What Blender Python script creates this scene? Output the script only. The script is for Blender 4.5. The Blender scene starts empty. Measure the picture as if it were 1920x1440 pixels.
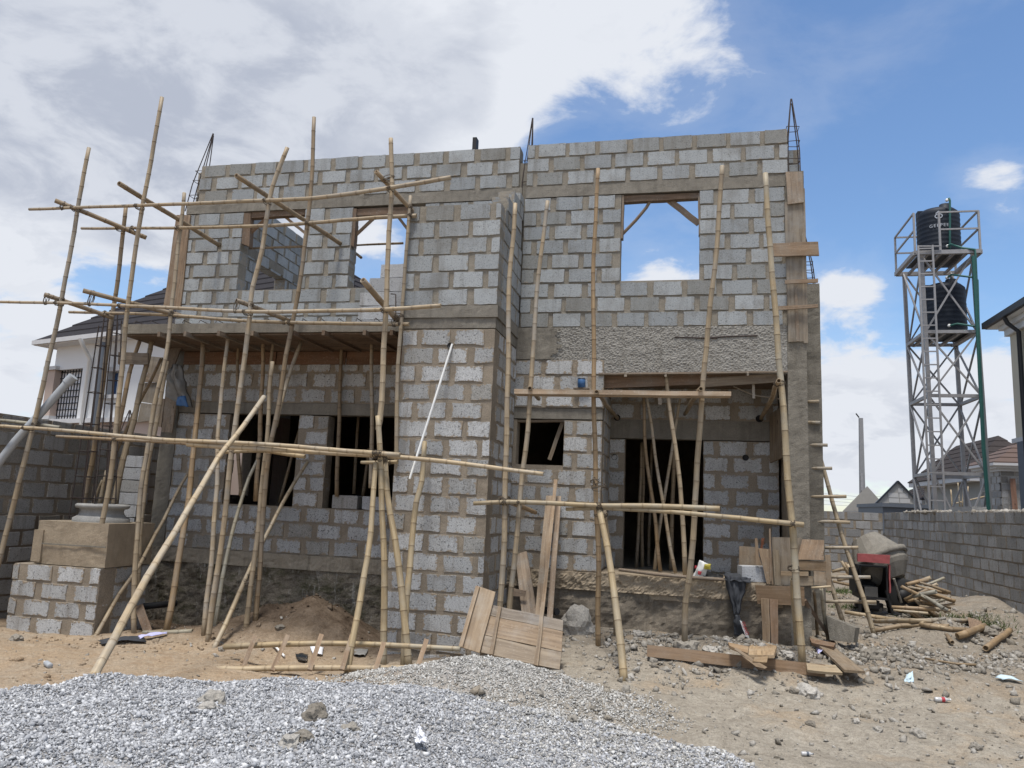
import bpy, bmesh, math, random
import numpy as np
from mathutils import Vector, Matrix, noise as mnoise

random.seed(7); RNG = np.random.default_rng(7)
S = bpy.context.scene
COL = S.collection

# ------------------------------------------------------------------ camera, sky, sun, exposure
CAMPOS = Vector((0.0, -11.8576, 0.7782)); FPX = 1442.0
YAW, PITCH, ROLL = -0.22459, 0.15628, 0.04274
_f0 = Vector((math.sin(YAW), math.cos(YAW), 0)); _r0 = Vector((math.cos(YAW), -math.sin(YAW), 0)); _u0 = Vector((0, 0, 1))
FWD = math.cos(PITCH)*_f0 + math.sin(PITCH)*_u0
_up = -math.sin(PITCH)*_f0 + math.cos(PITCH)*_u0
RIGHT = math.cos(ROLL)*_r0 + math.sin(ROLL)*_up
UP = -math.sin(ROLL)*_r0 + math.cos(ROLL)*_up
cam = bpy.data.objects.new('camera', bpy.data.cameras.new('camera')); COL.objects.link(cam)
m = Matrix((RIGHT, UP, -FWD)).transposed().to_4x4(); m.translation = CAMPOS
cam.matrix_world = m
cam.data.sensor_width = 36; cam.data.lens = FPX/1920*36; cam.data.clip_end = 3000; cam.data.clip_start = 0.05
S.camera = cam
S.view_settings.view_transform = 'Standard'; S.view_settings.look = 'None'
S.view_settings.exposure = 0.62; S.view_settings.gamma = 1; S.view_settings.use_curve_mapping = False

SUN_EL, SUN_AZ = math.radians(73), math.radians(187)   # azimuth clockwise from +Y
sun = bpy.data.objects.new('sun', bpy.data.lights.new('sun', 'SUN')); COL.objects.link(sun)
sun.data.energy = 2.7; sun.data.angle = math.radians(12); sun.data.color = (1, .955, .89)
sd = Vector((math.sin(SUN_AZ)*math.cos(SUN_EL), math.cos(SUN_AZ)*math.cos(SUN_EL), math.sin(SUN_EL)))
sun.rotation_euler = sd.to_track_quat('Z', 'Y').to_euler(); sun.location = (0, 0, 30)

def ray(px, py):
    return (FWD + RIGHT*((px-960)/FPX) - UP*((py-720)/FPX))
def at(px, py, Y):
    d = ray(px, py); return CAMPOS + d*((Y-CAMPOS.y)/d.y)
def at_x(px, py, X):
    d = ray(px, py); return CAMPOS + d*((X-CAMPOS.x)/d.x)
def at_z(px, py, Z):
    d = ray(px, py); return CAMPOS + d*((Z-CAMPOS.z)/d.z)
def at_plane(px, py, P, N):
    d = ray(px, py); return CAMPOS + d*((P-CAMPOS).dot(N)/d.dot(N))

W = bpy.data.worlds.new("World"); S.world = W; W.use_nodes = True
def build_world():
    nt = W.node_tree; N = nt.nodes; L = nt.links; N.clear()
    out = N.new('ShaderNodeOutputWorld'); bg = N.new('ShaderNodeBackground'); L.new(bg.outputs[0], out.inputs[0])
    bg.inputs[1].default_value = 0.105
    sky = N.new('ShaderNodeTexSky'); sky.sky_type = 'NISHITA'; sky.sun_disc = False
    sky.sun_elevation = SUN_EL; sky.sun_rotation = SUN_AZ; sky.air_density = 1.15; sky.dust_density = 0.3; sky.ozone_density = 5.0
    tc = N.new('ShaderNodeTexCoord'); D = tc.outputs['Generated']
    def math_(op, a, b=None, c=None, clamp=False):
        n = N.new('ShaderNodeMath'); n.operation = op; n.use_clamp = clamp
        for i, v in enumerate((a, b, c)):
            if v is None: continue
            if isinstance(v, (int, float)): n.inputs[i].default_value = v
            else: L.new(v, n.inputs[i])
        return n.outputs[0]
    def sstep(v, a, b):
        n = N.new('ShaderNodeMapRange'); n.interpolation_type = 'SMOOTHSTEP'
        L.new(v, n.inputs[0]); n.inputs[1].default_value = a; n.inputs[2].default_value = b
        return n.outputs[0]
    def blob(px, py, rad, w, sq=1.0):
        c = ray(px, py).normalized()
        s = N.new('ShaderNodeVectorMath'); s.operation = 'SUBTRACT'; L.new(D, s.inputs[0]); s.inputs[1].default_value = c
        mu = N.new('ShaderNodeVectorMath'); mu.operation = 'MULTIPLY'; L.new(s.outputs[0], mu.inputs[0]); mu.inputs[1].default_value = (1, 1, sq)
        ln = N.new('ShaderNodeVectorMath'); ln.operation = 'DOT_PRODUCT'; L.new(mu.outputs[0], ln.inputs[0]); L.new(mu.outputs[0], ln.inputs[1])
        e = math_('MULTIPLY', ln.outputs['Value'], -1.0/(rad*rad)); ex = math_('EXPONENT', e)
        return math_('MULTIPLY', ex, w)
    sep = N.new('ShaderNodeSeparateXYZ'); L.new(D, sep.inputs[0]); dz = sep.outputs[2]
    # flattened, perspective-like cloud coordinates
    den = math_('ADD', math_('MAXIMUM', dz, 0.0), 0.35)
    cmb = N.new('ShaderNodeCombineXYZ')
    L.new(math_('DIVIDE', sep.outputs[0], den), cmb.inputs[0]); L.new(math_('DIVIDE', sep.outputs[1], den), cmb.inputs[1]); L.new(math_('MULTIPLY', dz, 1.6), cmb.inputs[2])
    def nz(scale, det, rough, dist=0.0, off=(0, 0, 0)):
        mp = N.new('ShaderNodeMapping'); mp.inputs['Location'].default_value = off; L.new(cmb.outputs[0], mp.inputs[0])
        n = N.new('ShaderNodeTexNoise'); n.inputs['Scale'].default_value = scale; n.inputs['Detail'].default_value = det
        n.inputs['Roughness'].default_value = rough; n.inputs['Distortion'].default_value = dist
        L.new(mp.outputs[0], n.inputs[0]); return n.outputs[0]
    n1 = nz(2.3, 10, .55, .15); n2 = nz(5.5, 9, .6, .35, (3, 1, 2)); n3 = nz(1.3, 3, .5, 0, (7, 2, 0))
    # large bank of cloud over the left and the top, small ones on the right
    fld = None
    for b in [(140, 40, .30, .60), (480, 110, .24, .52), (60, 300, .13, .40), (680, 20, .18, .50), (960, -90, .17, .44), (1230, -60, .11, .36), (350, 370, .13, .40), (590, 220, .12, .44), (250, 220, .16, .34), (740, 90, .08, .25), (900, 200, .05, .22),
              (150, 500, .09, -.55), (330, 540, .07, -.3), (60, 690, .10, .42, 1.3), (120, 570, .06, .24, 1.2), (30, 540, .05, .2), (1600, 552, .055, .50, 2.0), (1250, 505, .07, .46, 2.2), (1640, 700, .10, .40, 1.8), (1880, 800, .12, .42, 1.6), (1600, 850, .14, .48, 1.8), (1835, 325, .055, .42, 1.5), (1920, 370, .05, .35), (1400, 620, .12, .3, 2)]:
        o = blob(*b); fld = o if fld is None else math_('ADD', fld, o)
    fld = math_('MINIMUM', fld, .95)
    # away from the picture the sky goes on half clouded
    away = math_('MULTIPLY', sstep(math_('MULTIPLY', math_('ADD', math_('MULTIPLY', sep.outputs[0], FWD.x), math_('MULTIPLY', sep.outputs[1], FWD.y)), -1.0), -.55, -.1), .42)
    fld = math_('ADD', fld, away)
    low = math_('MULTIPLY', sstep(dz, .22, -.02), .12); fld = math_('ADD', fld, low)
    tot = math_('ADD', fld, math_('ADD', math_('MULTIPLY', math_('SUBTRACT', n1, .5), 1.25), math_('MULTIPLY', math_('SUBTRACT', n2, .5), .85)))
    mask = sstep(tot, .27, .49)
    wisp = math_('MULTIPLY', sstep(math_('ADD', tot, math_('MULTIPLY', n3, .25)), .16, .5), .14)
    mask = math_('MAXIMUM', mask, wisp)
    thick = sstep(math_('ADD', tot, math_('MULTIPLY', math_('SUBTRACT', n3, .5), 1.3)), .42, .95)
    thick = math_('MULTIPLY', thick, math_('ADD', math_('MULTIPLY', sstep(dz, .10, .38), .55), .45))
    billow = sstep(n2, .40, .60)
    cr = N.new('ShaderNodeMix'); cr.data_type = 'RGBA'; cr.inputs['A'].default_value = (4.9, 5.1, 5.5, 1); cr.inputs['B'].default_value = (2.95, 3.22, 3.85, 1)
    L.new(math_('SUBTRACT', thick, math_('MULTIPLY', billow, .62), None, True), cr.inputs['Factor'])
    mx = N.new('ShaderNodeMix'); mx.data_type = 'RGBA'; L.new(mask, mx.inputs['Factor']); tn = N.new('ShaderNodeMix'); tn.data_type = 'RGBA'; tn.blend_type = 'MULTIPLY'; tn.inputs['Factor'].default_value = 1; L.new(sky.outputs[0], tn.inputs['A']); tn.inputs['B'].default_value = (.96, 1.0, 1.04, 1); L.new(tn.outputs['Result'], mx.inputs['A']); L.new(cr.outputs['Result'], mx.inputs['B'])
    L.new(mx.outputs['Result'], bg.inputs[0])
build_world()

# ------------------------------------------------------------------ object helpers
ORG = {}
def tag(o, label=None, cat=None, group=None, kind=None):
    if label: o['label'] = label
    if cat: o['category'] = cat
    if group: o['group'] = group
    if kind: o['kind'] = kind
    return o
def thing(name, label, cat, loc=(0, 0, 0), group=None):
    o = bpy.data.objects.new(name, None); COL.objects.link(o); o.location = loc; o.empty_display_size = .2
    ORG[o] = Vector(loc); return tag(o, label, cat, group)

class MB:
    """collects faces for one mesh object, in world coordinates"""
    def __init__(s): s.v = []; s.f = []; s.uv = []; s.mi = []; s.col = []; s.smooth = []
    def face(s, pts, uv=None, mi=0, smooth=False):
        b = len(s.v); s.v += [tuple(p) for p in pts]; s.f.append(tuple(range(b, b+len(pts))))
        s.uv += list(uv) if uv else [(p[0]+p[1], p[2]) for p in pts]; s.mi.append(mi); s.smooth.append(smooth)
    def mesh(s, verts, faces, uvs=None, mi=0, smooth=False):
        b = len(s.v); s.v += [tuple(p) for p in verts]
        for f in faces:
            s.f.append(tuple(b+i for i in f)); s.mi.append(mi); s.smooth.append(smooth)
            for i in f: s.uv.append(uvs[i] if uvs else (verts[i][0]+verts[i][1], verts[i][2]))
    def box(s, a, b, mi=0):
        x0, y0, z0 = (min(a[i], b[i]) for i in range(3)); x1, y1, z1 = (max(a[i], b[i]) for i in range(3))
        V = [(x0, y0, z0), (x1, y0, z0), (x1, y1, z0), (x0, y1, z0), (x0, y0, z1), (x1, y0, z1), (x1, y1, z1), (x0, y1, z1)]
        for q in ((0, 1, 5, 4), (1, 2, 6, 5), (2, 3, 7, 6), (3, 0, 4, 7), (4, 5, 6, 7), (3, 2, 1, 0)):
            P = [V[i] for i in q]
            if q in ((4, 5, 6, 7), (3, 2, 1, 0)): uv = [(p[0], p[1]) for p in P]
            elif q in ((0, 1, 5, 4), (2, 3, 7, 6)): uv = [(p[0], p[2]) for p in P]
            else: uv = [(p[1], p[2]) for p in P]
            s.face(P, uv, mi)
    def tube(s, pts, r, n=8, mi=0, cap=True, smooth=True):
        pts = [Vector(p) for p in pts]; R = r if isinstance(r, (list, tuple)) else [r]*len(pts)
        rings = []; U = None; ln = 0
        for i, p in enumerate(pts):
            t = (pts[min(i+1, len(pts)-1)]-pts[max(i-1, 0)]).normalized()
            if U is None: U = t.orthogonal().normalized()
            U = (U-t*U.dot(t)).normalized(); V = t.cross(U)
            if i: ln += (p-pts[i-1]).length
            rings.append([(p+(U*math.cos(2*math.pi*k/n)+V*math.sin(2*math.pi*k/n))*R[i], ln) for k in range(n)])
        vs = [q[0] for rg in rings for q in rg]; uv = [(k/n, rg[k][1]) for rg in rings for k in range(n)]
        fs = [(i*n+k, i*n+(k+1) % n, (i+1)*n+(k+1) % n, (i+1)*n+k) for i in range(len(pts)-1) for k in range(n)]
        s.mesh(vs, fs, uv, mi, smooth)
        if cap:
            s.face([q[0] for q in reversed(rings[0])], None, mi); s.face([q[0] for q in rings[-1]], None, mi)
    def lathe(s, O, axis, prof, n=24, mi=0, smooth=True):
        O = Vector(O); A = Vector(axis).normalized(); U = A.orthogonal().normalized(); V = A.cross(U)
        vs = [O+A*h+(U*math.cos(2*math.pi*k/n)+V*math.sin(2*math.pi*k/n))*r for r, h in prof for k in range(n)]
        uv = [(k/n*2*math.pi*r, h) for r, h in prof for k in range(n)]
        fs = [(i*n+k, i*n+(k+1) % n, (i+1)*n+(k+1) % n, (i+1)*n+k) for i in range(len(prof)-1) for k in range(n)]
        s.mesh(vs, fs, uv, mi, smooth)
    def build(s, name, mats, parent=None, origin=None, coll=True):
        if parent is not None: org = ORG[parent]
        elif origin is not None: org = Vector(origin)
        else:
            a = np.array(s.v); org = Vector((float(a[:, 0].mean()), float(a[:, 1].mean()), float(a[:, 2].min())))
        me = bpy.data.meshes.new(name)
        me.from_pydata([(v[0]-org.x, v[1]-org.y, v[2]-org.z) for v in s.v], [], s.f)
        ul = me.uv_layers.new(name='UVMap'); ul.data.foreach_set('uv', np.array(s.uv, dtype=np.float32).ravel())
        for mt in (mats if isinstance(mats, (list, tuple)) else [mats]): me.materials.append(mt)
        me.polygons.foreach_set('material_index', s.mi); me.polygons.foreach_set('use_smooth', s.smooth)
        me.update()
        o = bpy.data.objects.new(name, me); COL.objects.link(o); ORG[o] = org
        if parent is not None: o.parent = parent
        else: o.location = org
        return o

def fast_mesh(name, V, F, mat, vcol=None, smooth=False, parent=None, uv=None):
    """numpy arrays -> object; F is (n,k)"""
    me = bpy.data.meshes.new(name); k = F.shape[1]
    me.vertices.add(len(V)); me.vertices.foreach_set('co', V.astype(np.float32).ravel())
    me.loops.add(F.size); me.loops.foreach_set('vertex_index', F.astype(np.int32).ravel())
    me.polygons.add(len(F)); me.polygons.foreach_set('loop_start', np.arange(0, F.size, k, dtype=np.int32)); me.polygons.foreach_set('loop_total', np.full(len(F), k, dtype=np.int32))
    me.update(calc_edges=True); me.validate()
    if smooth: me.polygons.foreach_set('use_smooth', np.ones(len(F), dtype=bool))
    if vcol is not None:
        a = me.attributes.new('tint', 'FLOAT_COLOR', 'POINT'); a.data.foreach_set('color', vcol.astype(np.float32).ravel())
    if uv is not None:
        ul = me.uv_layers.new(name='UVMap'); ul.data.foreach_set('uv', uv[F.ravel()].astype(np.float32).ravel())
    me.materials.append(mat)
    o = bpy.data.objects.new(name, me); COL.objects.link(o); ORG[o] = Vector((0, 0, 0))
    if parent is not None: o.parent = parent
    return o

# ------------------------------------------------------------------ materials
class NT:
    def __init__(s, name, rough=.85, spec=.3):
        s.m = bpy.data.materials.new(name); s.m.use_nodes = True; s.nt = s.m.node_tree; s.N = s.nt.nodes; s.L = s.nt.links
        s.b = s.N['Principled BSDF']; s.b.inputs['Roughness'].default_value = rough; s.b.inputs['Specular IOR Level'].default_value = spec
    def set(s, n, i, v):
        if hasattr(v, 'is_output'): s.L.new(v, n.inputs[i])
        elif v is not None: n.inputs[i].default_value = v
    def co(s, kind='Object', scale=(1, 1, 1), loc=None):
        t = s.N.new('ShaderNodeTexCoord'); mp = s.N.new('ShaderNodeMapping'); s.L.new(t.outputs[kind], mp.inputs[0]); mp.inputs['Scale'].default_value = scale
        if loc is not None: s.set(mp, 'Location', loc)
        return mp.outputs[0]
    def pos(s, scale=(1, 1, 1)):
        g = s.N.new('ShaderNodeNewGeometry'); mp = s.N.new('ShaderNodeMapping'); s.L.new(g.outputs['Position'], mp.inputs[0]); mp.inputs['Scale'].default_value = scale
        return mp.outputs[0]
    def noise(s, co, scale, det=4, rough=.55, dist=0):
        n = s.N.new('ShaderNodeTexNoise'); s.set(n, 'Vector', co); n.inputs['Scale'].default_value = scale; n.inputs['Detail'].default_value = det
        n.inputs['Roughness'].default_value = rough; n.inputs['Distortion'].default_value = dist; return n.outputs[0]
    def vor(s, co, scale, feat='F1', out='Distance'):
        n = s.N.new('ShaderNodeTexVoronoi'); n.feature = feat; s.set(n, 'Vector', co); n.inputs['Scale'].default_value = scale; return n.outputs[out]
    def ramp(s, f, *st, interp='LINEAR'):
        n = s.N.new('ShaderNodeValToRGB'); n.color_ramp.interpolation = interp; e = n.color_ramp.elements
        while len(e) < len(st): e.new(.5)
        for i, (p, c) in enumerate(st):
            e[i].position = p; e[i].color = (c if len(c) == 4 else (*c, 1)) if not isinstance(c, (int, float)) else (c, c, c, 1)
        s.set(n, 0, f); return n.outputs[0]
    def mix(s, f, a, b, mode='MIX'):
        n = s.N.new('ShaderNodeMix'); n.data_type = 'RGBA'; n.blend_type = mode
        fix = lambda c: (*c, 1) if isinstance(c, tuple) and len(c) == 3 else c
        s.set(n, 'Factor', f); s.set(n, 'A', fix(a)); s.set(n, 'B', fix(b)); return n.outputs['Result']
    def math(s, op, a, b=None, c=None, clamp=False):
        n = s.N.new('ShaderNodeMath'); n.operation = op; n.use_clamp = clamp
        for i, v in enumerate((a, b, c)): s.set(n, i, v)
        return n.outputs[0]
    def sep(s, v):
        n = s.N.new('ShaderNodeSeparateXYZ'); s.L.new(v, n.inputs[0]); return n.outputs
    def rnd(s):
        o = s.N.new('ShaderNodeObjectInfo').outputs['Random']; g = s.N.new('ShaderNodeNewGeometry').outputs['Random Per Island']
        return s.math('FRACT', s.math('ADD', o, s.math('MULTIPLY', g, 3.7)))
    def objcol(s): return s.N.new('ShaderNodeObjectInfo').outputs['Color']
    def bump(s, h, strength=.5, dist=.02):
        n = s.N.new('ShaderNodeBump'); n.inputs['Strength'].default_value = strength; n.inputs['Distance'].default_value = dist
        s.L.new(h, n.inputs['Height']); s.L.new(n.outputs[0], s.b.inputs['Normal'])
    def col(s, c): s.set(s.b, 'Base Color', (*c, 1) if isinstance(c, tuple) and len(c) == 3 else c); return s

def plain(name, c, rough=.6, spec=.4, metal=0, var=.12, scale=6):
    t = NT(name, rough, spec); n = t.noise(t.co('Object'), scale, 4)
    t.col(t.mix(n, tuple(x*(1-var) for x in c), tuple(x*(1+var) for x in c))); t.b.inputs['Metallic'].default_value = metal
    return t.m

def block_mat(name, lo, hi, smear_lo, smear_hi, mortar, stain=.25, k=1.0):
    t = NT(name, .92, .15)
    u = t.N.new('ShaderNodeUVMap').outputs[0]; p = t.pos()
    r = t.rnd(); base = t.ramp(r, (0, tuple(a*b for a, b in zip(lo, (.88, .83, .76)))), (.10, tuple(a*b for a, b in zip(lo, (.95, .92, .87)))), (.16, lo), (.55, tuple((a+b)/2 for a, b in zip(lo, hi))), (1, hi))
    fine = t.noise(p, 70, 3, .7); grit = t.noise(p, 160, 2, .6); big = t.noise(p, 2.2, 4, .6)
    c = t.mix(t.ramp(fine, (.3, .72), (.7, 1.15)), (0, 0, 0), base, 'MIX')
    c = t.mix(1.0, base, t.ramp(fine, (.25, 1-.42*k), (.5, 1), (.75, 1+.22*k)), 'MULTIPLY')
    pits = t.ramp(t.noise(p, 42, 3, .6), (.30, 1-.65*k), (.40, 1.0)); c = t.mix(1.0, c, pits, 'MULTIPLY')
    c = t.mix(t.math('MULTIPLY', t.ramp(big, (.5, 0), (.75, 1)), stain), c, tuple(x*.45 for x in mortar))
    stk = t.noise(t.pos((7, 7, .55)), 1.0, 5, .65); c = t.mix(t.math('MULTIPLY', t.ramp(stk, (.52, 0), (.70, 1)), .42), c, tuple(x*.42 for x in mortar))
    # mortar smeared over the arrises: distance to the edge of the face against noise
    s = t.sep(u); ex = t.math('SUBTRACT', .225, t.math('ABSOLUTE', s[0])); ez = t.math('SUBTRACT', .116, t.math('ABSOLUTE', s[1]))
    ed = t.math('MINIMUM', ex, ez); nn = t.math('ADD', t.math('MULTIPLY', t.noise(p, 9, 3, .6), .40), t.math('MULTIPLY', t.noise(p, 24, 5, .8), .60))
    lim = t.math('MULTIPLY_ADD', t.math('SUBTRACT', nn, .42), smear_hi, smear_lo)
    f = t.N.new('ShaderNodeMapRange'); f.inputs[1].default_value = .006; f.inputs[2].default_value = -.006; t.L.new(t.math('SUBTRACT', ed, lim), f.inputs[0]); f = f.outputs[0]
    mc = t.mix(t.noise(p, 22, 3), tuple(x*.8 for x in mortar), tuple(x*1.15 for x in mortar))
    c = t.mix(f, c, mc); t.col(c)
    h = t.math('ADD', t.math('MULTIPLY', fine, .6), t.math('ADD', t.math('MULTIPLY', grit, .3), t.math('MULTIPLY', f, .25)))
    t.bump(t.math('ADD', h, t.math('MULTIPLY', pits, .5)), .9, .012)
    return t.m
def soil(name, a, b, c, sc=1.0, bump=.6, fine=60):
    t = NT(name, .95, .1); p = t.pos(); n = t.noise(p, 3*sc, 6, .65); g = t.noise(p, fine, 3, .7); k = t.noise(p, .8*sc, 4)
    col = t.mix(t.ramp(n, (.35, 0), (.65, 1)), a, b); col = t.mix(t.ramp(k, (.45, 0), (.7, .8)), col, c)
    col = t.mix(1.0, col, t.ramp(g, (.3, .62), (.5, .95), (.7, 1.2)), 'MULTIPLY')
    t.col(col); t.bump(t.math('ADD', g, t.math('MULTIPLY', n, 2)), bump, .02); return t.m
def concrete(name, a, b, streak=.3, dirt=(.09, .08, .065), lines=0.0, sc=1):
    t = NT(name, .9, .15); p = t.pos(); n = t.noise(p, 5*sc, 6, .65); g = t.noise(p, 90, 2, .6)
    col = t.mix(t.ramp(n, (.3, 0), (.7, 1)), a, b)
    st = t.noise(t.pos((9, 9, .8)), 1.0, 4, .6); col = t.mix(t.math('MULTIPLY', t.ramp(st, (.5, 0), (.72, 1)), streak), col, dirt)
    col = t.mix(1.0, col, t.ramp(g, (.3, .8), (.7, 1.12)), 'MULTIPLY')
    t.col(col); t.bump(t.math('ADD', t.math('MULTIPLY', n, 1.5), g), .7, .015); return t.m

M = {}
MORT = (.315, .26, .195)
M['block_up'] = block_mat('block_grey_upper', (.275, .292, .303), (.375, .395, .405), -.012, .23, (.31, .28, .235), .45, .85)
M['block_low'] = block_mat('block_pale_lower', (.345, .35, .35), (.50, .505, .505), -.006, .34, MORT, .4, 1.3)
M['block_wall'] = block_mat('block_boundary', (.25, .247, .238), (.355, .35, .34), -.012, .28, (.25, .215, .175), .4, 1)
M['block_old'] = block_mat('block_rear', (.22, .22, .22), (.40, .40, .40), .008, .06, (.26, .23, .20), .3)
M['block_new'] = block_mat('block_loose', (.36, .37, .385), (.46, .47, .485), -.02, .01, (.33, .275, .21), .1)
M['mortar'] = soil('mortar_tan', (.335, .285, .225), (.275, .232, .18), (.235, .2, .158), 2, .7, 80)
M['mortar_up'] = soil('mortar_grey_tan', (.31, .28, .235), (.25, .228, .19), (.265, .235, .19), 2, .7, 80)
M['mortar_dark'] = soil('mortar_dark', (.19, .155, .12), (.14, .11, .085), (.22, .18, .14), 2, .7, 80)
M['band'] = concrete('concrete_band', (.255, .235, .20), (.19, .175, .15), .4)
M['hacked'] = concrete('concrete_hacked', (.335, .322, .295), (.23, .22, .20), .3, (.15, .13, .1), 0, 3)
M['conc'] = concrete('concrete_grey', (.24, .22, .185), (.17, .155, .13), .3)
M['conc_tan'] = concrete('concrete_tan', (.37, .305, .225), (.27, .22, .16), .18, (.15, .12, .08))
M['ring'] = concrete('ring_mould_grey', (.36, .355, .34), (.28, .275, .26), .15)
M['conc_pale'] = concrete('concrete_pale', (.36, .36, .355), (.28, .28, .28), .05)
def plinth_mat():
    t = NT('plinth_stained', .95, .1); p = t.pos(); n = t.noise(p, 4, 6, .7); g = t.noise(p, 60, 3, .7); mo = t.noise(t.pos((1.2, 1.2, 2.2)), 1.7, 5, .7)
    c = t.mix(t.ramp(n, (.3, 0), (.68, 1)), (.16, .138, .108), (.30, .265, .215))
    c = t.mix(t.ramp(mo, (.48, 0), (.62, .8)), c, (.075, .075, .04))
    wv = t.noise(t.pos((10, 10, 1.6)), 1, 5, .7); c = t.mix(t.ramp(wv, (.59, 0), (.66, .75)), c, (.40, .385, .35))
    c = t.mix(1.0, c, t.ramp(g, (.3, .6), (.7, 1.2)), 'MULTIPLY'); t.col(c); t.bump(t.math('ADD', t.math('MULTIPLY', n, 2), g), .9, .03); return t.m
M['plinth'] = plinth_mat()
M['plinth_r'] = concrete('plinth_weathered', (.245, .21, .165), (.13, .112, .09), .5, (.07, .06, .048))
M['plinth_pale'] = concrete('plinth_pale_edge', (.36, .32, .26), (.24, .21, .165), .6, (.11, .095, .07))
def bamboo_mat():
    t = NT('bamboo', .55, .35); uv = t.N.new('ShaderNodeUVMap').outputs[0]
    mp = t.N.new('ShaderNodeMapping'); t.L.new(uv, mp.inputs[0]); mp.inputs['Scale'].default_value = (9, 1.3, 1)
    rn = t.N.new('ShaderNodeObjectInfo').outputs['Random']; cv = t.N.new('ShaderNodeCombineXYZ'); t.L.new(t.math('MULTIPLY', rn, 40), cv.inputs[0]); t.L.new(t.math('MULTIPLY', rn, 17), cv.inputs[1]); t.L.new(cv.outputs[0], mp.inputs['Location'])
    n = t.noise(mp.outputs[0], 1.2, 5, .65); wn = t.noise(t.pos(), 1.6, 4, .65); n2 = t.noise(t.pos(), 5, 4, .6); n3 = t.noise(t.pos((1, 1, 1)), 30, 3, .6)
    c = t.mix(t.ramp(n, (.35, 0), (.65, 1)), (.27, .205, .13), (.44, .36, .245))
    c = t.mix(t.ramp(n2, (.45, 0), (.68, .65)), c, (.24, .20, .15)); c = t.mix(t.math('MULTIPLY', t.ramp(wn, (.45, 0), (.66, 1)), t.ramp(rn, (.2, .15), (1, .85))), c, (.33, .315, .285))
    c = t.mix(t.ramp(n3, (.62, 0), (.72, .5)), c, (.13, .085, .045))
    at_ = t.N.new('ShaderNodeAttribute'); at_.attribute_name = 'node_and_end_shade'; c = t.mix(t.math('MULTIPLY', at_.outputs['Fac'], .55), c, (.10, .06, .03))
    c = t.mix(1.0, c, t.objcol(), 'MULTIPLY'); t.col(c); t.bump(n, .25, .006); return t.m
M['bamboo'] = bamboo_mat()
def mp2(t, uv):
    m_ = t.N.new('ShaderNodeMapping'); t.L.new(uv, m_.inputs[0]); m_.inputs['Scale'].default_value = (5, 2.2, 1); m_.inputs['Location'].default_value = (.3, .7, 0); return m_.outputs[0]
def timber_mat(name, a, b, wet):
    t = NT(name, .85, .2); uv = t.N.new('ShaderNodeUVMap').outputs[0]
    mp = t.N.new('ShaderNodeMapping'); t.L.new(uv, mp.inputs[0]); mp.inputs['Scale'].default_value = (22, 1.2, 1)
    rn = t.N.new('ShaderNodeObjectInfo').outputs['Random']; cv = t.N.new('ShaderNodeCombineXYZ'); t.L.new(t.math('MULTIPLY', rn, 50), cv.inputs[0]); t.L.new(t.math('MULTIPLY', rn, 31), cv.inputs[1]); t.L.new(cv.outputs[0], mp.inputs['Location'])
    n = t.noise(mp.outputs[0], 1, 6, .6, .6); st = t.noise(t.pos(), 3.5, 5, .65); sp = t.noise(t.pos(), 40, 3, .6)
    c = t.mix(t.ramp(n, (.3, 0), (.68, 1)), a, b); c = t.mix(t.ramp(st, (.47, 0), (.68, .55)), c, wet); kn = t.vor(mp2(t, uv), 1.0); c = t.mix(t.ramp(kn, (.05, .8), (.11, 0)), c, tuple(x*.3 for x in a))
    c = t.mix(t.math('MULTIPLY', t.ramp(sp, (.6, 0), (.68, 1)), .25), c, (.45, .43, .40))
    c = t.mix(1.0, c, t.objcol(), 'MULTIPLY'); t.col(c); t.bump(n, .5, .006); return t.m
M['timber'] = timber_mat('timber_board', (.165, .135, .105), (.33, .28, .218), (.33, .318, .295))
M['timber_old'] = timber_mat('timber_grey', (.13, .10, .075), (.27, .21, .155), (.25, .235, .21))
M['timber_dark'] = timber_mat('timber_formwork_dark', (.10, .07, .048), (.19, .13, .09), (.16, .135, .11))
M['rebar'] = plain('rusty_rebar', (.055, .042, .038), .7, .3, 0, .3, 30)
M['rope'] = plain('rope_tie', (.10, .08, .06), .9)
M['wire'] = plain('tie_wire', (.05, .04, .035), .8)
M['steel'] = plain('tower_steel', (.29, .285, .29), .6, .4, .1, .25, 9)
M['pvc'] = plain('pvc_white', (.75, .75, .73), .4)
M['pvc_grey'] = plain('pvc_grey', (.34, .36, .38), .5)
M['green'] = plain('green_pipe', (.022, .10, .085), .5)
M['tank'] = plain('tank_plastic', (.008, .013, .023), .6, .3)
M['print'] = plain('tank_print', (.42, .45, .5), .6)
M['white'] = plain('white_render', (.66, .67, .68), .8, .2, 0, .04, 2)
M['cream'] = plain('cream_render', (.55, .50, .40), .8, .2, 0, .05, 2)
M['pink'] = plain('pink_render', (.45, .36, .31), .85, .2, 0, .06, 3)
M['trim'] = plain('grey_trim', (.52, .52, .53), .8)
M['slate'] = plain('slate_paint', (.10, .115, .14), .7)
M['dark_metal'] = plain('dark_gutter', (.025, .028, .035), .45)
M['roof'] = plain('roof_tile_dark', (.034, .032, .035), .92, .08, 0, .3, 12)
M['roof_br'] = plain('roof_tile_brown', (.05, .043, .042), .92, .08, 0, .25, 8)
M['glass_blue'] = plain('blue_glass', (.02, .06, .16), .12, .6)
M['glass_dark'] = plain('dark_glass', (.02, .025, .03), .15, .6)
M['grey_block_far'] = plain('far_block_grey', (.42, .41, .395), .9)
M['far_mortar'] = plain('far_mortar', (.33, .315, .29), .95)
M['red'] = plain('mixer_red', (.33, .085, .085), .55, .3, 0, .5, 14)
M['mix_drum'] = concrete('mixer_drum_caked', (.27, .25, .215), (.20, .185, .16), .3)
M['black'] = plain('black_and_hole_shade', (.012, .012, .013), .6)  # plain black parts, and the painted shade of the pole holes
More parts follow.
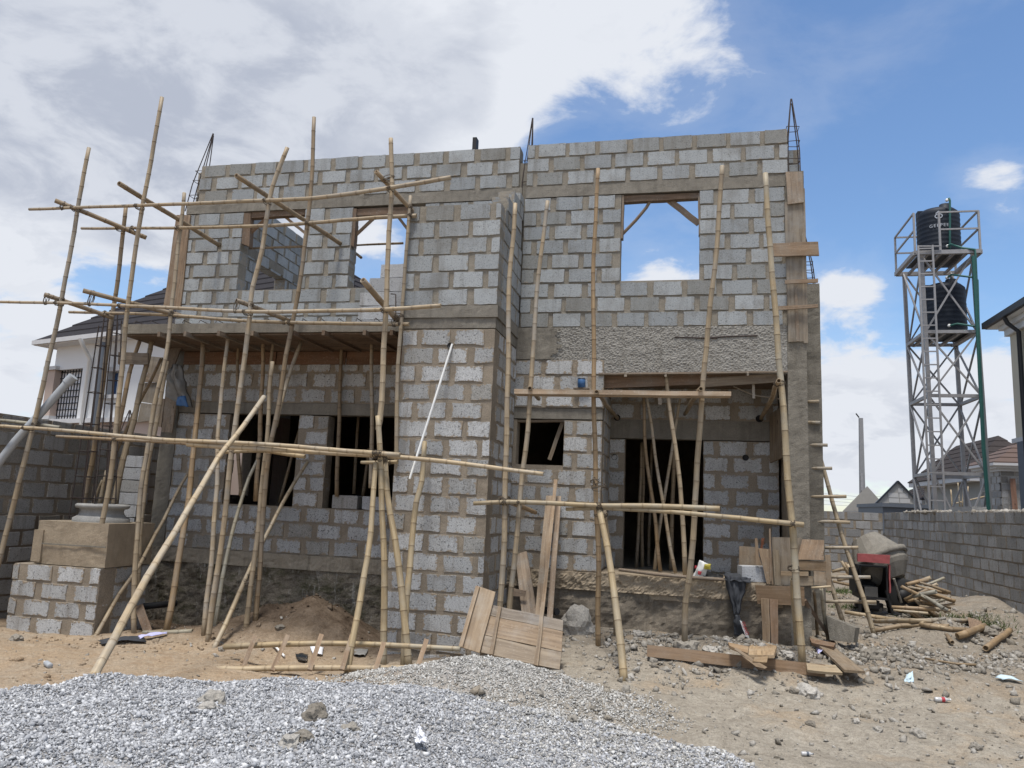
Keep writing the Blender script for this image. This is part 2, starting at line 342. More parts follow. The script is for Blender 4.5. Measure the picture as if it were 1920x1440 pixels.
M['rubber'] = plain('rubber', (.018, .018, .018), .85)
M['bag_white'] = plain('bag_white', (.72, .72, .70), .45)
M['bag_yellow'] = plain('bag_yellow', (.50, .42, .07), .45)
M['cloth_blk'] = plain('charcoal_cloth', (.045, .048, .055), .8, .2, 0, .35, 20)
M['sack'] = plain('grey_sack', (.22, .215, .205), .85, .2, 0, .3, 14)
M['blue'] = plain('blue_plastic', (.045, .12, .27), .4)
M['paleblue'] = plain('pale_blue_paper', (.50, .62, .68), .7)
M['lilac'] = plain('lilac_paper', (.45, .45, .70), .7)
M['clear'] = plain('clear_plastic', (.48, .48, .48), .2, .6)
M['film'] = plain('white_film', (.75, .76, .80), .35)
M['redink'] = plain('red_print', (.38, .04, .05), .6)
M['pole_conc'] = plain('utility_pole_concrete', (.24, .24, .245), .8)
M['grass'] = plain('grass_blade', (.055, .085, .02), .7, .2, 0, .4, 3)
M['rubble'] = (lambda t: (t.col(t.mix(1.0, t.ramp(t.rnd(), (0, (.23, .205, .17)), (.5, (.335, .31, .27)), (1, (.46, .435, .395))), t.ramp(t.noise(t.pos(), 45, 4, .7), (.3, .65), (.7, 1.15)), 'MULTIPLY')), t.bump(t.noise(t.pos(), 40, 5, .7), .8, .02), t.m)[2])(NT('rubble_concrete', .95, .1))
M['gravel'] = (lambda t: (t.col(t.mix(1.0, t.ramp(t.rnd(), (0, (.18, .185, .195)), (.35, (.35, .357, .372)), (.75, (.49, .497, .512)), (1, (.66, .66, .66))), t.ramp(t.noise(t.pos(), 60, 3, .6), (.3, .8), (.7, 1.1)), 'MULTIPLY')), t.m)[1])(NT('crushed_granite', .8, .25))
M['gravel_d'] = (lambda t: (t.col(t.mix(1.0, t.ramp(t.rnd(), (0, (.21, .20, .18)), (.4, (.385, .373, .35)), (.75, (.495, .485, .46)), (1, (.66, .65, .62))), t.ramp(t.noise(t.pos(), 60, 3, .6), (.3, .8), (.7, 1.1)), 'MULTIPLY')), t.m)[1])(NT('crushed_granite_dusty', .85, .2))

# ------------------------------------------------------------------ the ground
def sst(a, b, x):
    t = np.clip((x-a)/(b-a), 0, 1); return t*t*(3-2*t)
_tab = RNG.random((256, 256))
def vnoise(x, y):
    xi = np.floor(x).astype(int); yi = np.floor(y).astype(int); fx = x-xi; fy = y-yi
    fx = fx*fx*(3-2*fx); fy = fy*fy*(3-2*fy); g = lambda a, b: _tab[a % 256, b % 256]
    return (g(xi, yi)*(1-fx)+g(xi+1, yi)*fx)*(1-fy)+(g(xi, yi+1)*(1-fx)+g(xi+1, yi+1)*fx)*fy-.5
def fbm(x, y, o=4):
    s = 0; a = 1.0
    for i in range(o): s = s+a*vnoise(x+17.3*i, y+9.1*i); a *= .5; x = x*2.03; y = y*2.03
    return s
def gauss(x, y, cx, cy, sx, sy): return np.exp(-((x-cx)/sx)**2-((y-cy)/sy)**2)
HEAP = np.array([(-5.7, -6.9), (-5.35, -5.9), (-5.0, -5.25), (-4.45, -4.9), (-3.8, -4.75), (-3.3, -4.45), (-2.8, -4.5), (-2.2, -4.35), (-1.4, -4.3), (-.6, -4.25), (0.0, -4.5), (.75, -5.05), (1.15, -5.7), (1.6, -6.9), (1.4, -8.6), (-.8, -9.9), (-3, -10.2), (-4.9, -9.6), (-5.8, -8.2)])
def inside_dist(x, y, poly):
    """distance to the outline, positive inside"""
    x = np.asarray(x, float); y = np.asarray(y, float); d = np.full(x.shape, 1e9); ins = np.zeros(x.shape, bool)
    for (x0, y0), (x1, y1) in zip(poly, np.roll(poly, -1, 0)):
        ex, ey = x1-x0, y1-y0; t = np.clip(((x-x0)*ex+(y-y0)*ey)/(ex*ex+ey*ey), 0, 1); d = np.minimum(d, np.hypot(x-x0-t*ex, y-y0-t*ey))
        if y1 != y0: ins ^= ((y0 > y) != (y1 > y)) & (x < (x1-x0)*(y-y0)/(y1-y0)+x0)
    return np.where(ins, d, -d)
def heap_blue(x, y):
    d = inside_dist(x, y, HEAP)+.16*fbm(x*1.4, y*1.4, 3)
    top = .42-.24*sst(-2.4, -.6, x)+.16*fbm(x*.8+3, y*.8, 2)
    return np.maximum(top, .08)*sst(0, .8, d)
def heap_dust(x, y): return .38*gauss(x, y, -2.3, -3.5, 1.0, .85)+.16*gauss(x, y, -1.3, -3.8, .9, .6)
def ground_h(x, y):
    x = np.asarray(x, float); y = np.asarray(y, float)
    yl = np.interp(y, [-14, -12, -4.5, -3, -1.8, -.5, 0, 8], [-.85, -.85, -1.28, -1.3, -1.32, -1.42, -1.42, -1.3])
    yr = np.interp(y, [-14, -12, -4.5, -2.3, -1.2, 0, 3, 8, 14, 30], [-.85, -.85, -1.25, -1.2, -1.0, -.98, -.86, -.85, -.85, -.9])
    w = sst(-3.2, -1.2, x); h = yl*(1-w)+yr*w
    h = h + .56*gauss(x, y, -5.5, -.65, 1.05, .8) + .16*gauss(x, y, -6.6, -1.2, 1.4, .8) + .22*gauss(x, y, -5.6, -.9, 1.4, .8)*fbm(x*2.6, y*2.6+4, 4)
    h = h + .12*gauss(x, y, .4, -.9, 1.1, .5) + .30*gauss(x, y, 3.75, 1.25, .55, .5) + .22*gauss(x, y, 6.0, 5.6, .7, 1.4) + .1*gauss(x, y, -9.2, -3.6, 1.5, 1)
    h = h + heap_dust(x, y) + heap_blue(x, y)
    near = np.exp(-((x+1)/16)**2-((y+2)/16)**2)
    return h + near*(.085*fbm(x*.9, y*.9, 4)+.05*fbm(x*3.1+5, y*3.1, 4)+.03*np.abs(fbm(x*6, y*6+9, 3)))
def gz(x, y): return float(ground_h(np.array([x]), np.array([y]))[0])
def on_ground(px, py, y0=-10.5, y1=14.0):
    """first place where the sight line meets the ground"""
    Y = np.linspace(y0, y1, 1600); d = ray(px, py); t = (Y-CAMPOS.y)/d.y
    X = CAMPOS.x+d.x*t; Z = CAMPOS.z+d.z*t; g = ground_h(X, Y); i = np.argmax(Z <= g)
    if Z[i] > g[i]: i = len(Y)-1
    return Vector((float(X[i]), float(Y[i]), float(g[i])))

def make_ground():
    gx = np.concatenate([[-900, -400, -200, -110, -70, -45, -32, -24], np.arange(-18, -10, .25), np.arange(-10, 8, .07), np.arange(8, 16, .25), [17, 20, 26, 34, 48, 75, 120, 220, 420, 900]])
    gy = np.concatenate([[-700, -300, -140, -70, -40, -25, -18], np.arange(-14, -10, .25), np.arange(-10, 4, .07), np.arange(4, 16, .2), [17, 20, 26, 34, 48, 75, 120, 220, 420, 900]])
    X, Y = np.meshgrid(gx, gy, indexing='ij'); Z = ground_h(X, Y)
    V = np.stack([X, Y, Z], -1).reshape(-1, 3); nx, ny = len(gx), len(gy)
    I = (np.arange(nx-1)[:, None]*ny+np.arange(ny-1)[None, :]).ravel()
    F = np.stack([I, I+ny, I+ny+1, I+1], 1)
    t = NT('site_soil', .95, .1); p = t.pos(); s = t.sep(p)
    n = t.noise(p, 1.1, 6, .65); n2 = t.noise(p, 6, 5, .65); g = t.noise(p, 75, 3, .7); g2 = t.noise(p, 22, 4, .65)
    left = t.N.new('ShaderNodeMapRange'); left.interpolation_type = 'SMOOTHSTEP'; left.inputs[1].default_value = -2.5; left.inputs[2].default_value = -6.5
    t.L.new(t.math('ADD', s[0], t.math('MULTIPLY', s[1], .45)), left.inputs[0])
    orange = t.mix(t.ramp(n2, (.35, 0), (.65, 1)), (.395, .285, .185), (.47, .37, .265)); grey = t.mix(t.ramp(n2, (.3, 0), (.7, 1)), (.31, .272, .22), (.45, .405, .335))
    c = t.mix(t.math('MULTIPLY', left.outputs[0], t.ramp(n, (.3, .55), (.55, 1))), grey, orange)
    c = t.mix(t.ramp(n, (.5, 0), (.68, .8)), c, (.44, .34, .235))
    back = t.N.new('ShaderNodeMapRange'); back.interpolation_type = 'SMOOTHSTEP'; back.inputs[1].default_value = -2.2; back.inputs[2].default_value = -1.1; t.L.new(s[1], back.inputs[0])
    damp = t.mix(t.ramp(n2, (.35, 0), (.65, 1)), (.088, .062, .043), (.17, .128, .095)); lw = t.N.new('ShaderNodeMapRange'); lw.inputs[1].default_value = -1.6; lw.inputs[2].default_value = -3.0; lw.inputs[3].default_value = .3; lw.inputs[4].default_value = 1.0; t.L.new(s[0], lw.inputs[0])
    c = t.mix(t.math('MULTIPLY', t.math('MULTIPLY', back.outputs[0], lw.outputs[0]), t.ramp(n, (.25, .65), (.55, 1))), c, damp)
    c = t.mix(1.0, c, t.ramp(g, (.3, .68), (.5, .95), (.7, 1.15)), 'MULTIPLY'); c = t.mix(1.0, c, t.ramp(g2, (.35, .8), (.65, 1.08)), 'MULTIPLY')
    ha = t.N.new('ShaderNodeAttribute'); ha.attribute_name = 'tint'
    c = t.mix(ha.outputs['Fac'], c, t.mix(g2, (.32, .315, .31), (.46, .455, .45)))
    t.col(c); t.bump(t.math('ADD', g, t.math('MULTIPLY', g2, 2.0)), .8, .025)
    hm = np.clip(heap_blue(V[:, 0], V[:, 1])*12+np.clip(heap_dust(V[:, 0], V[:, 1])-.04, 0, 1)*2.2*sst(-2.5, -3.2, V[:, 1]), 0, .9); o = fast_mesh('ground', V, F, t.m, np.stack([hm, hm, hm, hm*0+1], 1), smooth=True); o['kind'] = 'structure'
make_ground()

# ------------------------------------------------------------------ stones: shared shapes, one mesh per heap
def stone_shapes(k, n_pts=9, flat=.6):
    out = []
    for _ in range(k):
        bm = bmesh.new(); pts = RNG.normal(size=(n_pts, 3)); pts /= np.linalg.norm(pts, axis=1)[:, None]; pts *= np.array([1, .72, flat])*RNG.uniform(.75, 1.1, (n_pts, 1))
        vs = [bm.verts.new(p) for p in pts]; r = bmesh.ops.convex_hull(bm, input=vs)
        bmesh.ops.delete(bm, geom=[v for v in bm.verts if not v.link_faces], context='VERTS'); bmesh.ops.triangulate(bm, faces=bm.faces)
        bm.verts.index_update(); out.append((np.array([v.co[:] for v in bm.verts]), np.array([[v.index for v in f.verts] for f in bm.faces]))); bm.free()
    return out
SHAPES = stone_shapes(14, 8); SHAPES_BIG = stone_shapes(10, 14, .7)
def scatter(name, P, size, mat, shapes=SHAPES, sink=.3, parent=None):
    n = len(P); idx = RNG.integers(0, len(shapes), n); VV = []; FF = []; off = 0
    for k, (sv, sf) in enumerate(shapes):
        sel = np.where(idx == k)[0]; c = len(sel)
        if not c: continue
        a = RNG.uniform(0, 6.283, c); b = RNG.normal(0, .55, c); g = RNG.normal(0, .55, c); z0 = np.zeros(c); o = np.ones(c)
        Rz = np.stack([np.cos(a), -np.sin(a), z0, np.sin(a), np.cos(a), z0, z0, z0, o], 1).reshape(-1, 3, 3)
        Rx = np.stack([o, z0, z0, z0, np.cos(b), -np.sin(b), z0, np.sin(b), np.cos(b)], 1).reshape(-1, 3, 3)
        Ry = np.stack([np.cos(g), z0, np.sin(g), z0, o, z0, -np.sin(g), z0, np.cos(g)], 1).reshape(-1, 3, 3)
        R = Rz@Rx@Ry; v = np.einsum('nij,kj->nki', R, sv)*size[sel][:, None, None]+P[sel][:, None, :]
        v[:, :, 2] += size[sel][:, None]*sink
        VV.append(v.reshape(-1, 3)); FF.append((sf[None]+(np.arange(c)*len(sv))[:, None, None]+off).reshape(-1, 3)); off += c*len(sv)
    return fast_mesh(name, np.concatenate(VV), np.concatenate(FF), mat, parent=parent)
def gravel_heaps():
    N = 245000; x = RNG.uniform(-6.0, 1.7, N); y = RNG.uniform(-9.0, -4.1, N); d = heap_blue(x, y); dusty = sst(-2.2, -.9, x+.35*fbm(x, y, 3))*sst(-6.6, -5.2, y)
    keep = (RNG.random(N) < np.clip((d-.002)*90, 0, 1)); x, y, dusty = x[keep], y[keep], dusty[keep]
    P = np.stack([x, y, ground_h(x, y)], 1); s = np.clip(RNG.lognormal(math.log(.0112), .42, len(x)), .004, .036); q = RNG.random(len(x)) < dusty*.6
    tag(scatter('gravel_heap', P[~q], s[~q], M['gravel']), None, None, None, 'stuff')
    N = 85000; x = RNG.uniform(-4.6, 2.0, N); y = RNG.uniform(-5.6, -2.4, N); d = heap_dust(x, y); keep = (RNG.random(N) < np.clip((d-.012)*14, .0, 1)*sst(-2.5, -3.1, y)) & (heap_blue(x, y) < .03)
    x, y = x[keep], y[keep]; P2 = np.stack([x, y, ground_h(x, y)], 1); s2 = np.clip(RNG.lognormal(math.log(.0135), .3, len(x)), .006, .034)
    tag(scatter('dusty_gravel_heap', np.concatenate([P[q], P2]), np.concatenate([s[q], s2]), M['gravel_d']), None, None, None, 'stuff')
gravel_heaps()
def rubble_field():
    N = 42000; x = RNG.uniform(-9, 6, N); y = RNG.uniform(-9, 7, N)
    dens = 1.6*gauss(x, y, .6, -1.25, 1.9, .8)+1.1*gauss(x, y, 3.2, -.2, 2.2, 1.3)+.55*gauss(x, y, -.4, -2.6, 1.6, .8)+.3*gauss(x, y, 1.5, -3, 2, 1)+.2*(x > -2)+.05+.2*gauss(x, y, -6.5, -2, 2, .8)+.25*gauss(x, y, 3, -5, 2.5, 2)
    inside = ((x < 1.8) & (x > -9.1) & (y > -.1)) | (heap_blue(x, y) > .1) | ((x > -4.1) & (x < -2.6) & (y > -1.5))
    keep = (RNG.random(N) < dens*(.6+1.2*fbm(x*1.1, y*1.1, 3))) & ~inside; x, y = x[keep], y[keep]
    P = np.stack([x, y, ground_h(x, y)], 1); s = RNG.lognormal(math.log(.019), .6, len(x)); s = np.clip(s, .005, .095)
    tag(scatter('rubble_scatter', P, s, M['rubble'], SHAPES, .15), None, None, None, 'stuff')
    N = 40000; x = RNG.uniform(-9, 6, N); y = RNG.uniform(-9.5, 5, N); inside = ((x < 1.8) & (x > -9.1) & (y > -.1)) | (heap_blue(x, y) > .15)
    keep = (RNG.random(N) < .35+.9*fbm(x, y, 4)) & ~inside; x, y = x[keep], y[keep]; P = np.stack([x, y, ground_h(x, y)], 1)
    tag(scatter('grit_scatter', P, np.clip(RNG.lognormal(math.log(.0065), .4, len(x)), .003, .02), M['rubble'], SHAPES[:6], .1), None, None, None, 'stuff')
rubble_field()
def rubble_bank():
    N = 27000; x = RNG.uniform(-2.2, 5.9, N); y = RNG.uniform(-3.2, 5, N); inside = (x < 1.85) & (y > -.12)
    d = 1.6*gauss(x, y, .7, -.95, 1.8, .62)+1.2*gauss(x, y, 2.8, -.2, 1.6, .95)+.35*gauss(x, y, 4.6, .2, 1.3, .9)+.25*gauss(x, y, -.7, -1.5, .9, .8)+.3*gauss(x, y, 5.2, 2.6, 1, 2)
    keep = (RNG.random(N) < d*(.45+1.4*fbm(x*1.4, y*1.4, 3))) & ~inside; x, y = x[keep], y[keep]; P = np.stack([x, y, ground_h(x, y)], 1)
    tag(scatter('rubble_bank', P, np.clip(RNG.lognormal(math.log(.036), .5, len(x)), .012, .12), M['rubble'], SHAPES, .12), None, None, None, 'stuff')
rubble_bank()
def clods():
    N = 30000; x = RNG.uniform(-9.5, 5.5, N); y = RNG.uniform(-7.5, 4, N); inside = ((x < 1.8) & (x > -9.1) & (y > -.05)) | (heap_blue(x, y) > .05)
    d = .12+.9*gauss(x, y, -5.9, -.9, 1.6, .8)+.5*gauss(x, y, -7.3, -2.3, 1.3, .7)+.5*gauss(x, y, 3.75, 1.2, .7, .7)+.2*gauss(x, y, -7, -4.3, 2, 1)+.3*gauss(x, y, -1.2, -2.0, 1, .5)
    keep = (RNG.random(N) < d*(.5+1.6*fbm(x*1.6, y*1.6, 3))) & ~inside; x, y = x[keep], y[keep]; P = np.stack([x, y, ground_h(x, y)], 1)
    tag(scatter('soil_clods', P, np.clip(RNG.lognormal(math.log(.017), .6, len(x)), .005, .075), bpy.data.materials['site_soil'], SHAPES_BIG, .1), None, None, None, 'stuff')
clods()

# ------------------------------------------------------------------ block walls
BL, BH, BT = .45, .216, .225
def block_variants(k, rag, depth):
    out = []
    for _ in range(k):
        hx, hz = BL/2, BH/2; pts = []
        for cx, cz in ((-1, -1), (1, -1), (1, 1), (-1, 1)):
            a = RNG.uniform(.006, .006+rag*1.6); b = RNG.uniform(.006, .006+rag)
            p1 = (cx*(hx-RNG.uniform(0, rag)), cz*(hz-b)); p2 = (cx*(hx-a), cz*(hz-RNG.uniform(0, rag)))
            pts += ([p1, p2] if cx*cz > 0 else [p2, p1])
            if (cx, cz) in ((-1, -1), (1, 1)): pts += [(RNG.uniform(-.13, -.05), cz*(hz-RNG.uniform(0, rag))), (RNG.uniform(.05, .13), cz*(hz-RNG.uniform(0, rag)))]
        # order counter-clockwise
        pts.sort(key=lambda p: math.atan2(p[1]/hz, p[0]/hx)); n = len(pts)
        d = depth/2; vs = [(x*.985, -d, z*.97) for x, z in pts]+[(x, -d+.008, z) for x, z in pts]+[(x, d, z) for x, z in pts]
        fs = [tuple(range(n))]+[(n+i, n+(i+1) % n, (i+1) % n, i) for i in range(n)]+[(2*n+i, 2*n+(i+1) % n, n+(i+1) % n, n+i) for i in range(n)]+[tuple(reversed(range(2*n, 3*n)))]
        me = bpy.data.meshes.new('block'); me.from_pydata(vs, [], fs); ul = me.uv_layers.new(name='UVMap')
        for lp in me.loops:
            v = vs[lp.vertex_index]; ul.data[lp.index].uv = (v[0], v[2])
        me.update(); out.append(me)
    return out
VAR = {}
def variants(mat, rag, depth):
    key = (mat, rag, depth)
    if key not in VAR:
        VAR[key] = block_variants(12, rag, depth)
        for me in VAR[key]: me.materials.append(M[mat])
    return VAR[key]
PENDING = []     # (root, parent part, mesh, matrix, projected size)
def proj_size(p, w, h, n):
    d = Vector(p)-CAMPOS; z = d.dot(FWD)
    if z < .5: return 0
    px = 960+FPX*d.dot(RIGHT)/z; py = 720-FPX*d.dot(UP)/z
    if not (-60 < px < 1980 and -60 < py < 1500): return 0
    c = -d.normalized().dot(n)
    return w*h*max(c, 0)*(FPX/z)**2
def wall(name, root, O, deg, length, z0, rows, course, mat, mort, th=BT, openings=(), step=.5, rag=.011, offs=0., body_top=-.012, proud=None, label=None, parts=True, extra_h=0, edge_true=True):
    """a wall of coursed blocks: mortar body with holes (one part), each block a sub-part. O=(x,y) outer face start, deg=direction"""
    if proud is None: proud = .019 if mat == 'block_up' else .012
    u = Vector((math.cos(math.radians(deg)), math.sin(math.radians(deg)), 0)); n = Vector((u.y, -u.x, 0)); O = Vector((O[0], O[1], 0))
    H = rows*course+extra_h; ops = [(max(a, 0), min(b, length), c-z0, d-z0) for a, b, c, d in openings]
    us = sorted({0, length, *[a for a, b, c, d in ops], *[b for a, b, c, d in ops]}); zs = sorted({0, H+body_top, *[min(max(c, 0), H+body_top) for a, b, c, d in ops], *[min(max(d, 0), H+body_top) for a, b, c, d in ops]})
    def hole(a, c):
        return any(q[0]-1e-4 <= a < q[1]-1e-4 and q[2]-1e-4 <= c < q[3]-1e-4 for q in ops)
    def P(a, t, c): return O+u*a-n*t+Vector((0, 0, z0+c))
    mb = MB(); nu, nz = len(us)-1, len(zs)-1
    fill = [[not hole((us[i]+us[i+1])/2, (zs[j]+zs[j+1])/2) for j in range(nz)] for i in range(nu)]
    for i in range(nu):
        for j in range(nz):
            if not fill[i][j]: continue
            a, b, c, d = us[i], us[i+1], zs[j], zs[j+1]; uvq = lambda L_: [(q[0]+q[1], q[2]) for q in L_]
            mb.face([P(a, 0, c), P(b, 0, c), P(b, 0, d), P(a, 0, d)]); mb.face([P(b, th, c), P(a, th, c), P(a, th, d), P(b, th, d)])
            if i == 0 or not fill[i-1][j]: mb.face([P(a, th, c), P(a, 0, c), P(a, 0, d), P(a, th, d)])
            if i == nu-1 or not fill[i+1][j]: mb.face([P(b, 0, c), P(b, th, c), P(b, th, d), P(b, 0, d)])
            if j == 0 or not fill[i][j-1]: mb.face([P(a, th, c), P(b, th, c), P(b, 0, c), P(a, 0, c)])
            if j == nz-1 or not fill[i][j+1]: mb.face([P(a, 0, d), P(b, 0, d), P(b, th, d), P(a, th, d)])
    part = mb.build(name, M[mort], root if parts else None)
    if label and parts: part['label'] = label
    vs = variants(mat, rag, th+2*proud)
    rotz = Matrix.Rotation(math.radians(deg), 4, 'Z'); jt = step-BL
    for r in range(rows):
        zc = z0+r*course+course/2; x = -step*((r % 2)*.5)+offs-random.uniform(0, .03)-step
        while x < length:
            L_ = BL*random.uniform(.96, 1.04); a, b = x, x+L_; x += L_+jt*random.uniform(.75, 1.3)
            a2, b2 = max(a, -.004), min(b, length+.004); segs = [(a2, b2)]
            for q in ops:
                if q[2] < zc-z0+.02 and q[3] > zc-z0-.02:
                    ns = []
                    for s0, s1 in segs:
                        if q[1] <= s0 or q[0] >= s1: ns.append((s0, s1)); continue
                        if q[0]+.004 > s0: ns.append((s0, q[0]+.004))
                        if q[1]-.004 < s1: ns.append((q[1]-.004, s1))
                    segs = ns
            for s0, s1 in segs:
                w = s1-s0
                if w < .07: continue
                c = O+u*((s0+s1)/2)-n*(th/2)+Vector((0, 0, zc+random.uniform(-.004, .004))); me = random.choice(vs); hs = (course-.014)/BH*random.uniform(.97, 1.015)
                mt = Matrix.Translation(c+n*random.uniform(-.007, .006)) @ rotz @ Matrix.Rotation(random.uniform(-.013, .013), 4, 'Y') @ Matrix.Diagonal((w/BL, 1, hs, 1))
                if random.random() < .5 and False: mt = mt
                PENDING.append((root, part, me, mt, proj_size(c, w, course, n)))
    return part
def flush_blocks(root, limit=300):
    L_ = sorted([p for p in PENDING if p[0] is root], key=lambda p: -p[4]); org = ORG[root]
    for k, (rt, part, me, mt, s) in enumerate(L_[:limit]):
        o = bpy.data.objects.new('block', me); COL.objects.link(o); o.parent = part; o.matrix_basis = Matrix.Translation(-org) @ mt
    rest = L_[limit:]
    if rest:
        mb = MB(); mats = []
        for rt, part, me, mt, s in rest:
            mm = me.materials[0]
            if mm not in mats: mats.append(mm)
            vs = [mt @ v.co for v in me.vertices]; uv = [(v.co.x, v.co.z) for v in me.vertices]
            mb.mesh(vs, [tuple(p.vertices) for p in me.polygons], uv, mats.index(mm))
        o = mb.build('block', mats, root); o['kind'] = 'stuff'
    PENDING[:] = [p for p in PENDING if p[0] is not root]

def rough_panel(name, mat, root, x0, x1, z0, z1, y, depth, amp, freq, res=.03, ret=.22, seed=0., ledge=None, cut=None, fine=.35):
    """slab face with a really uneven front (displaced grid) and plain sides"""
    nx = max(2, int((x1-x0)/res)); nz = max(2, int((z1-z0)/res)); mb = MB(); vs = []
    for i in range(nx+1):
        for j in range(nz+1):
            X = x0+(x1-x0)*i/nx; Z = z0+(z1-z0)*j/nz
            d = mnoise.fractal(Vector((X*freq+seed, Z*freq, seed)), .9, 2.1, 5)*amp + mnoise.noise(Vector((X*freq*6, Z*freq*6, seed)))*amp*fine
            edge = min(1, min(i, nx-i)/1.0, min(j, nz-j)/1.0) if False else 1
            yy = y-d*edge
            if ledge: yy -= ledge(X, Z)
            vs.append((X, yy, Z))
    k = nz+1; fs = [(i*k+j, (i+1)*k+j, (i+1)*k+j+1, i*k+j+1) for i in range(nx) for j in range(nz)]
    if cut: fs = [f for f in fs if not cut(vs[f[0]][0], vs[f[0]][2])]
    if cut:
        used = sorted({i for f in fs for i in f}); mp_ = {q: i for i, q in enumerate(used)}; vs = [vs[q] for q in used]; fs = [tuple(mp_[i] for i in f) for f in fs]
    mb.mesh(vs, fs, None, 0, False)
    if cut: return mb.build(name, mat, root)
    for (A, B) in (((lambda j: vs[j]), x0), ((lambda j: vs[nx*k+j]), x1)):
        for j in range(nz):
            p, q = A(j), A(j+1); f = [(p[0], y+depth, p[2]), p, q, (q[0], y+depth, q[2])]
            mb.face(f if B == x0 else f[::-1])
    for i in range(nx):
        p, q = vs[i*k+nz], vs[(i+1)*k+nz]; mb.face([p, q, (q[0], y+depth, q[2]), (p[0], y+depth, p[2])])
        p, q = vs[i*k], vs[(i+1)*k]; mb.face([q, p, (p[0], y+depth, p[2]), (q[0], y+depth, q[2])])
    return mb.build(name, mat, root)

# ------------------------------------------------------------------ boards
def board(name, pts, th, mat, root=None, tint=(1, 1, 1), label=None, cat=None, group=None, nrm=None):
    """a sawn board from its four front corners (world), th thick behind them"""
    P = [Vector(p) for p in pts]; n = (P[1]-P[0]).cross(P[3]-P[0]).normalized()
    if n.dot(CAMPOS-P[0]) < 0: n = -n
    if nrm: n = Vector(nrm).normalized()
    Q = [p-n*th for p in P]; e1 = (P[1]-P[0]).length; e2 = (P[3]-P[0]).length
    uvl = (lambda a, b: (a*e1, b*e2)) if e2 > e1 else (lambda a, b: (b*e2, a*e1))
    K = [(0, 0), (1, 0), (1, 1), (0, 1)]; nseg = 4; long01 = e1 >= e2
    mb = MB()
    # split along the long side with slightly wavy edges so it does not read as a perfect box
    def lerp(A, B, t): return A+(B-A)*t
    rows = []
    for s in range(nseg+1):
        t = s/nseg; w = (random.uniform(-.004, .004) if 0 < s < nseg else 0)
        if long01: a, b = lerp(P[0], P[1], t), lerp(P[3], P[2], t); c, d = lerp(Q[0], Q[1], t), lerp(Q[3], Q[2], t); uvp = (uvl(t, 0), uvl(t, 1))
        else: a, b = lerp(P[0], P[3], t), lerp(P[1], P[2], t); c, d = lerp(Q[0], Q[3], t), lerp(Q[1], Q[2], t); uvp = (uvl(0, t), uvl(1, t))
        sh = (b-a).normalized()*w+n*random.uniform(-.003, .003); rows.append((a+sh, b+sh, d+sh, c+sh, uvp))
    def q(pts4, uv4):
        mb.face(pts4, uv4)
    for s in range(nseg):
        A, B = rows[s], rows[s+1]; l0 = A[4][0]; l1 = B[4][0]
        for i, j in ((0, 1), (1, 2), (2, 3), (3, 0)):
            wid = (A[j]-A[i]).length; mb.face([A[i], B[i], B[j], A[j]], [(0, l0[1]), (0, l1[1]), (wid, l1[1]), (wid, l0[1])])
    mb.face([rows[0][i] for i in (0, 1, 2, 3)]); mb.face([rows[-1][i] for i in (3, 2, 1, 0)])
    bm = None
    o = mb.build(name, M[mat] if isinstance(mat, str) else mat, root); o.color = (*tint, 1)
    me = o.data; b2 = bmesh.new(); b2.from_mesh(me); bmesh.ops.remove_doubles(b2, verts=b2.verts, dist=1e-5); bmesh.ops.recalc_face_normals(b2, faces=b2.faces); b2.to_mesh(me); b2.free()
    if root is None: tag(o, label, cat, group)
    elif label: o['label'] = label
    return o
def pboard(name, px, Y, th, mat='timber', root=None, tint=(1, 1, 1), label=None, cat=None, group=None):
    """board from four picture corners on the vertical plane(s) Y"""
    Ys = Y if isinstance(Y, (list, tuple)) else [Y]*4
    return board(name, [at(p[0], p[1], y) for p, y in zip(px, Ys)], th, mat, root, tint, label, cat, group)
def stick(name, a, b, w, th, mat='timber', root=None, tint=(1, 1, 1), label=None, cat=None, group=None, face=None):
    """batten from point a to point b, w wide, turned to the camera side"""
    a, b = Vector(a), Vector(b); d = (b-a).normalized(); v = face and Vector(face) or (CAMPOS-a); s = d.cross(v).normalized()*(w/2)
    return board(name, [a-s, a+s, b+s, b-s], th, mat, root, tint, label, cat, group)

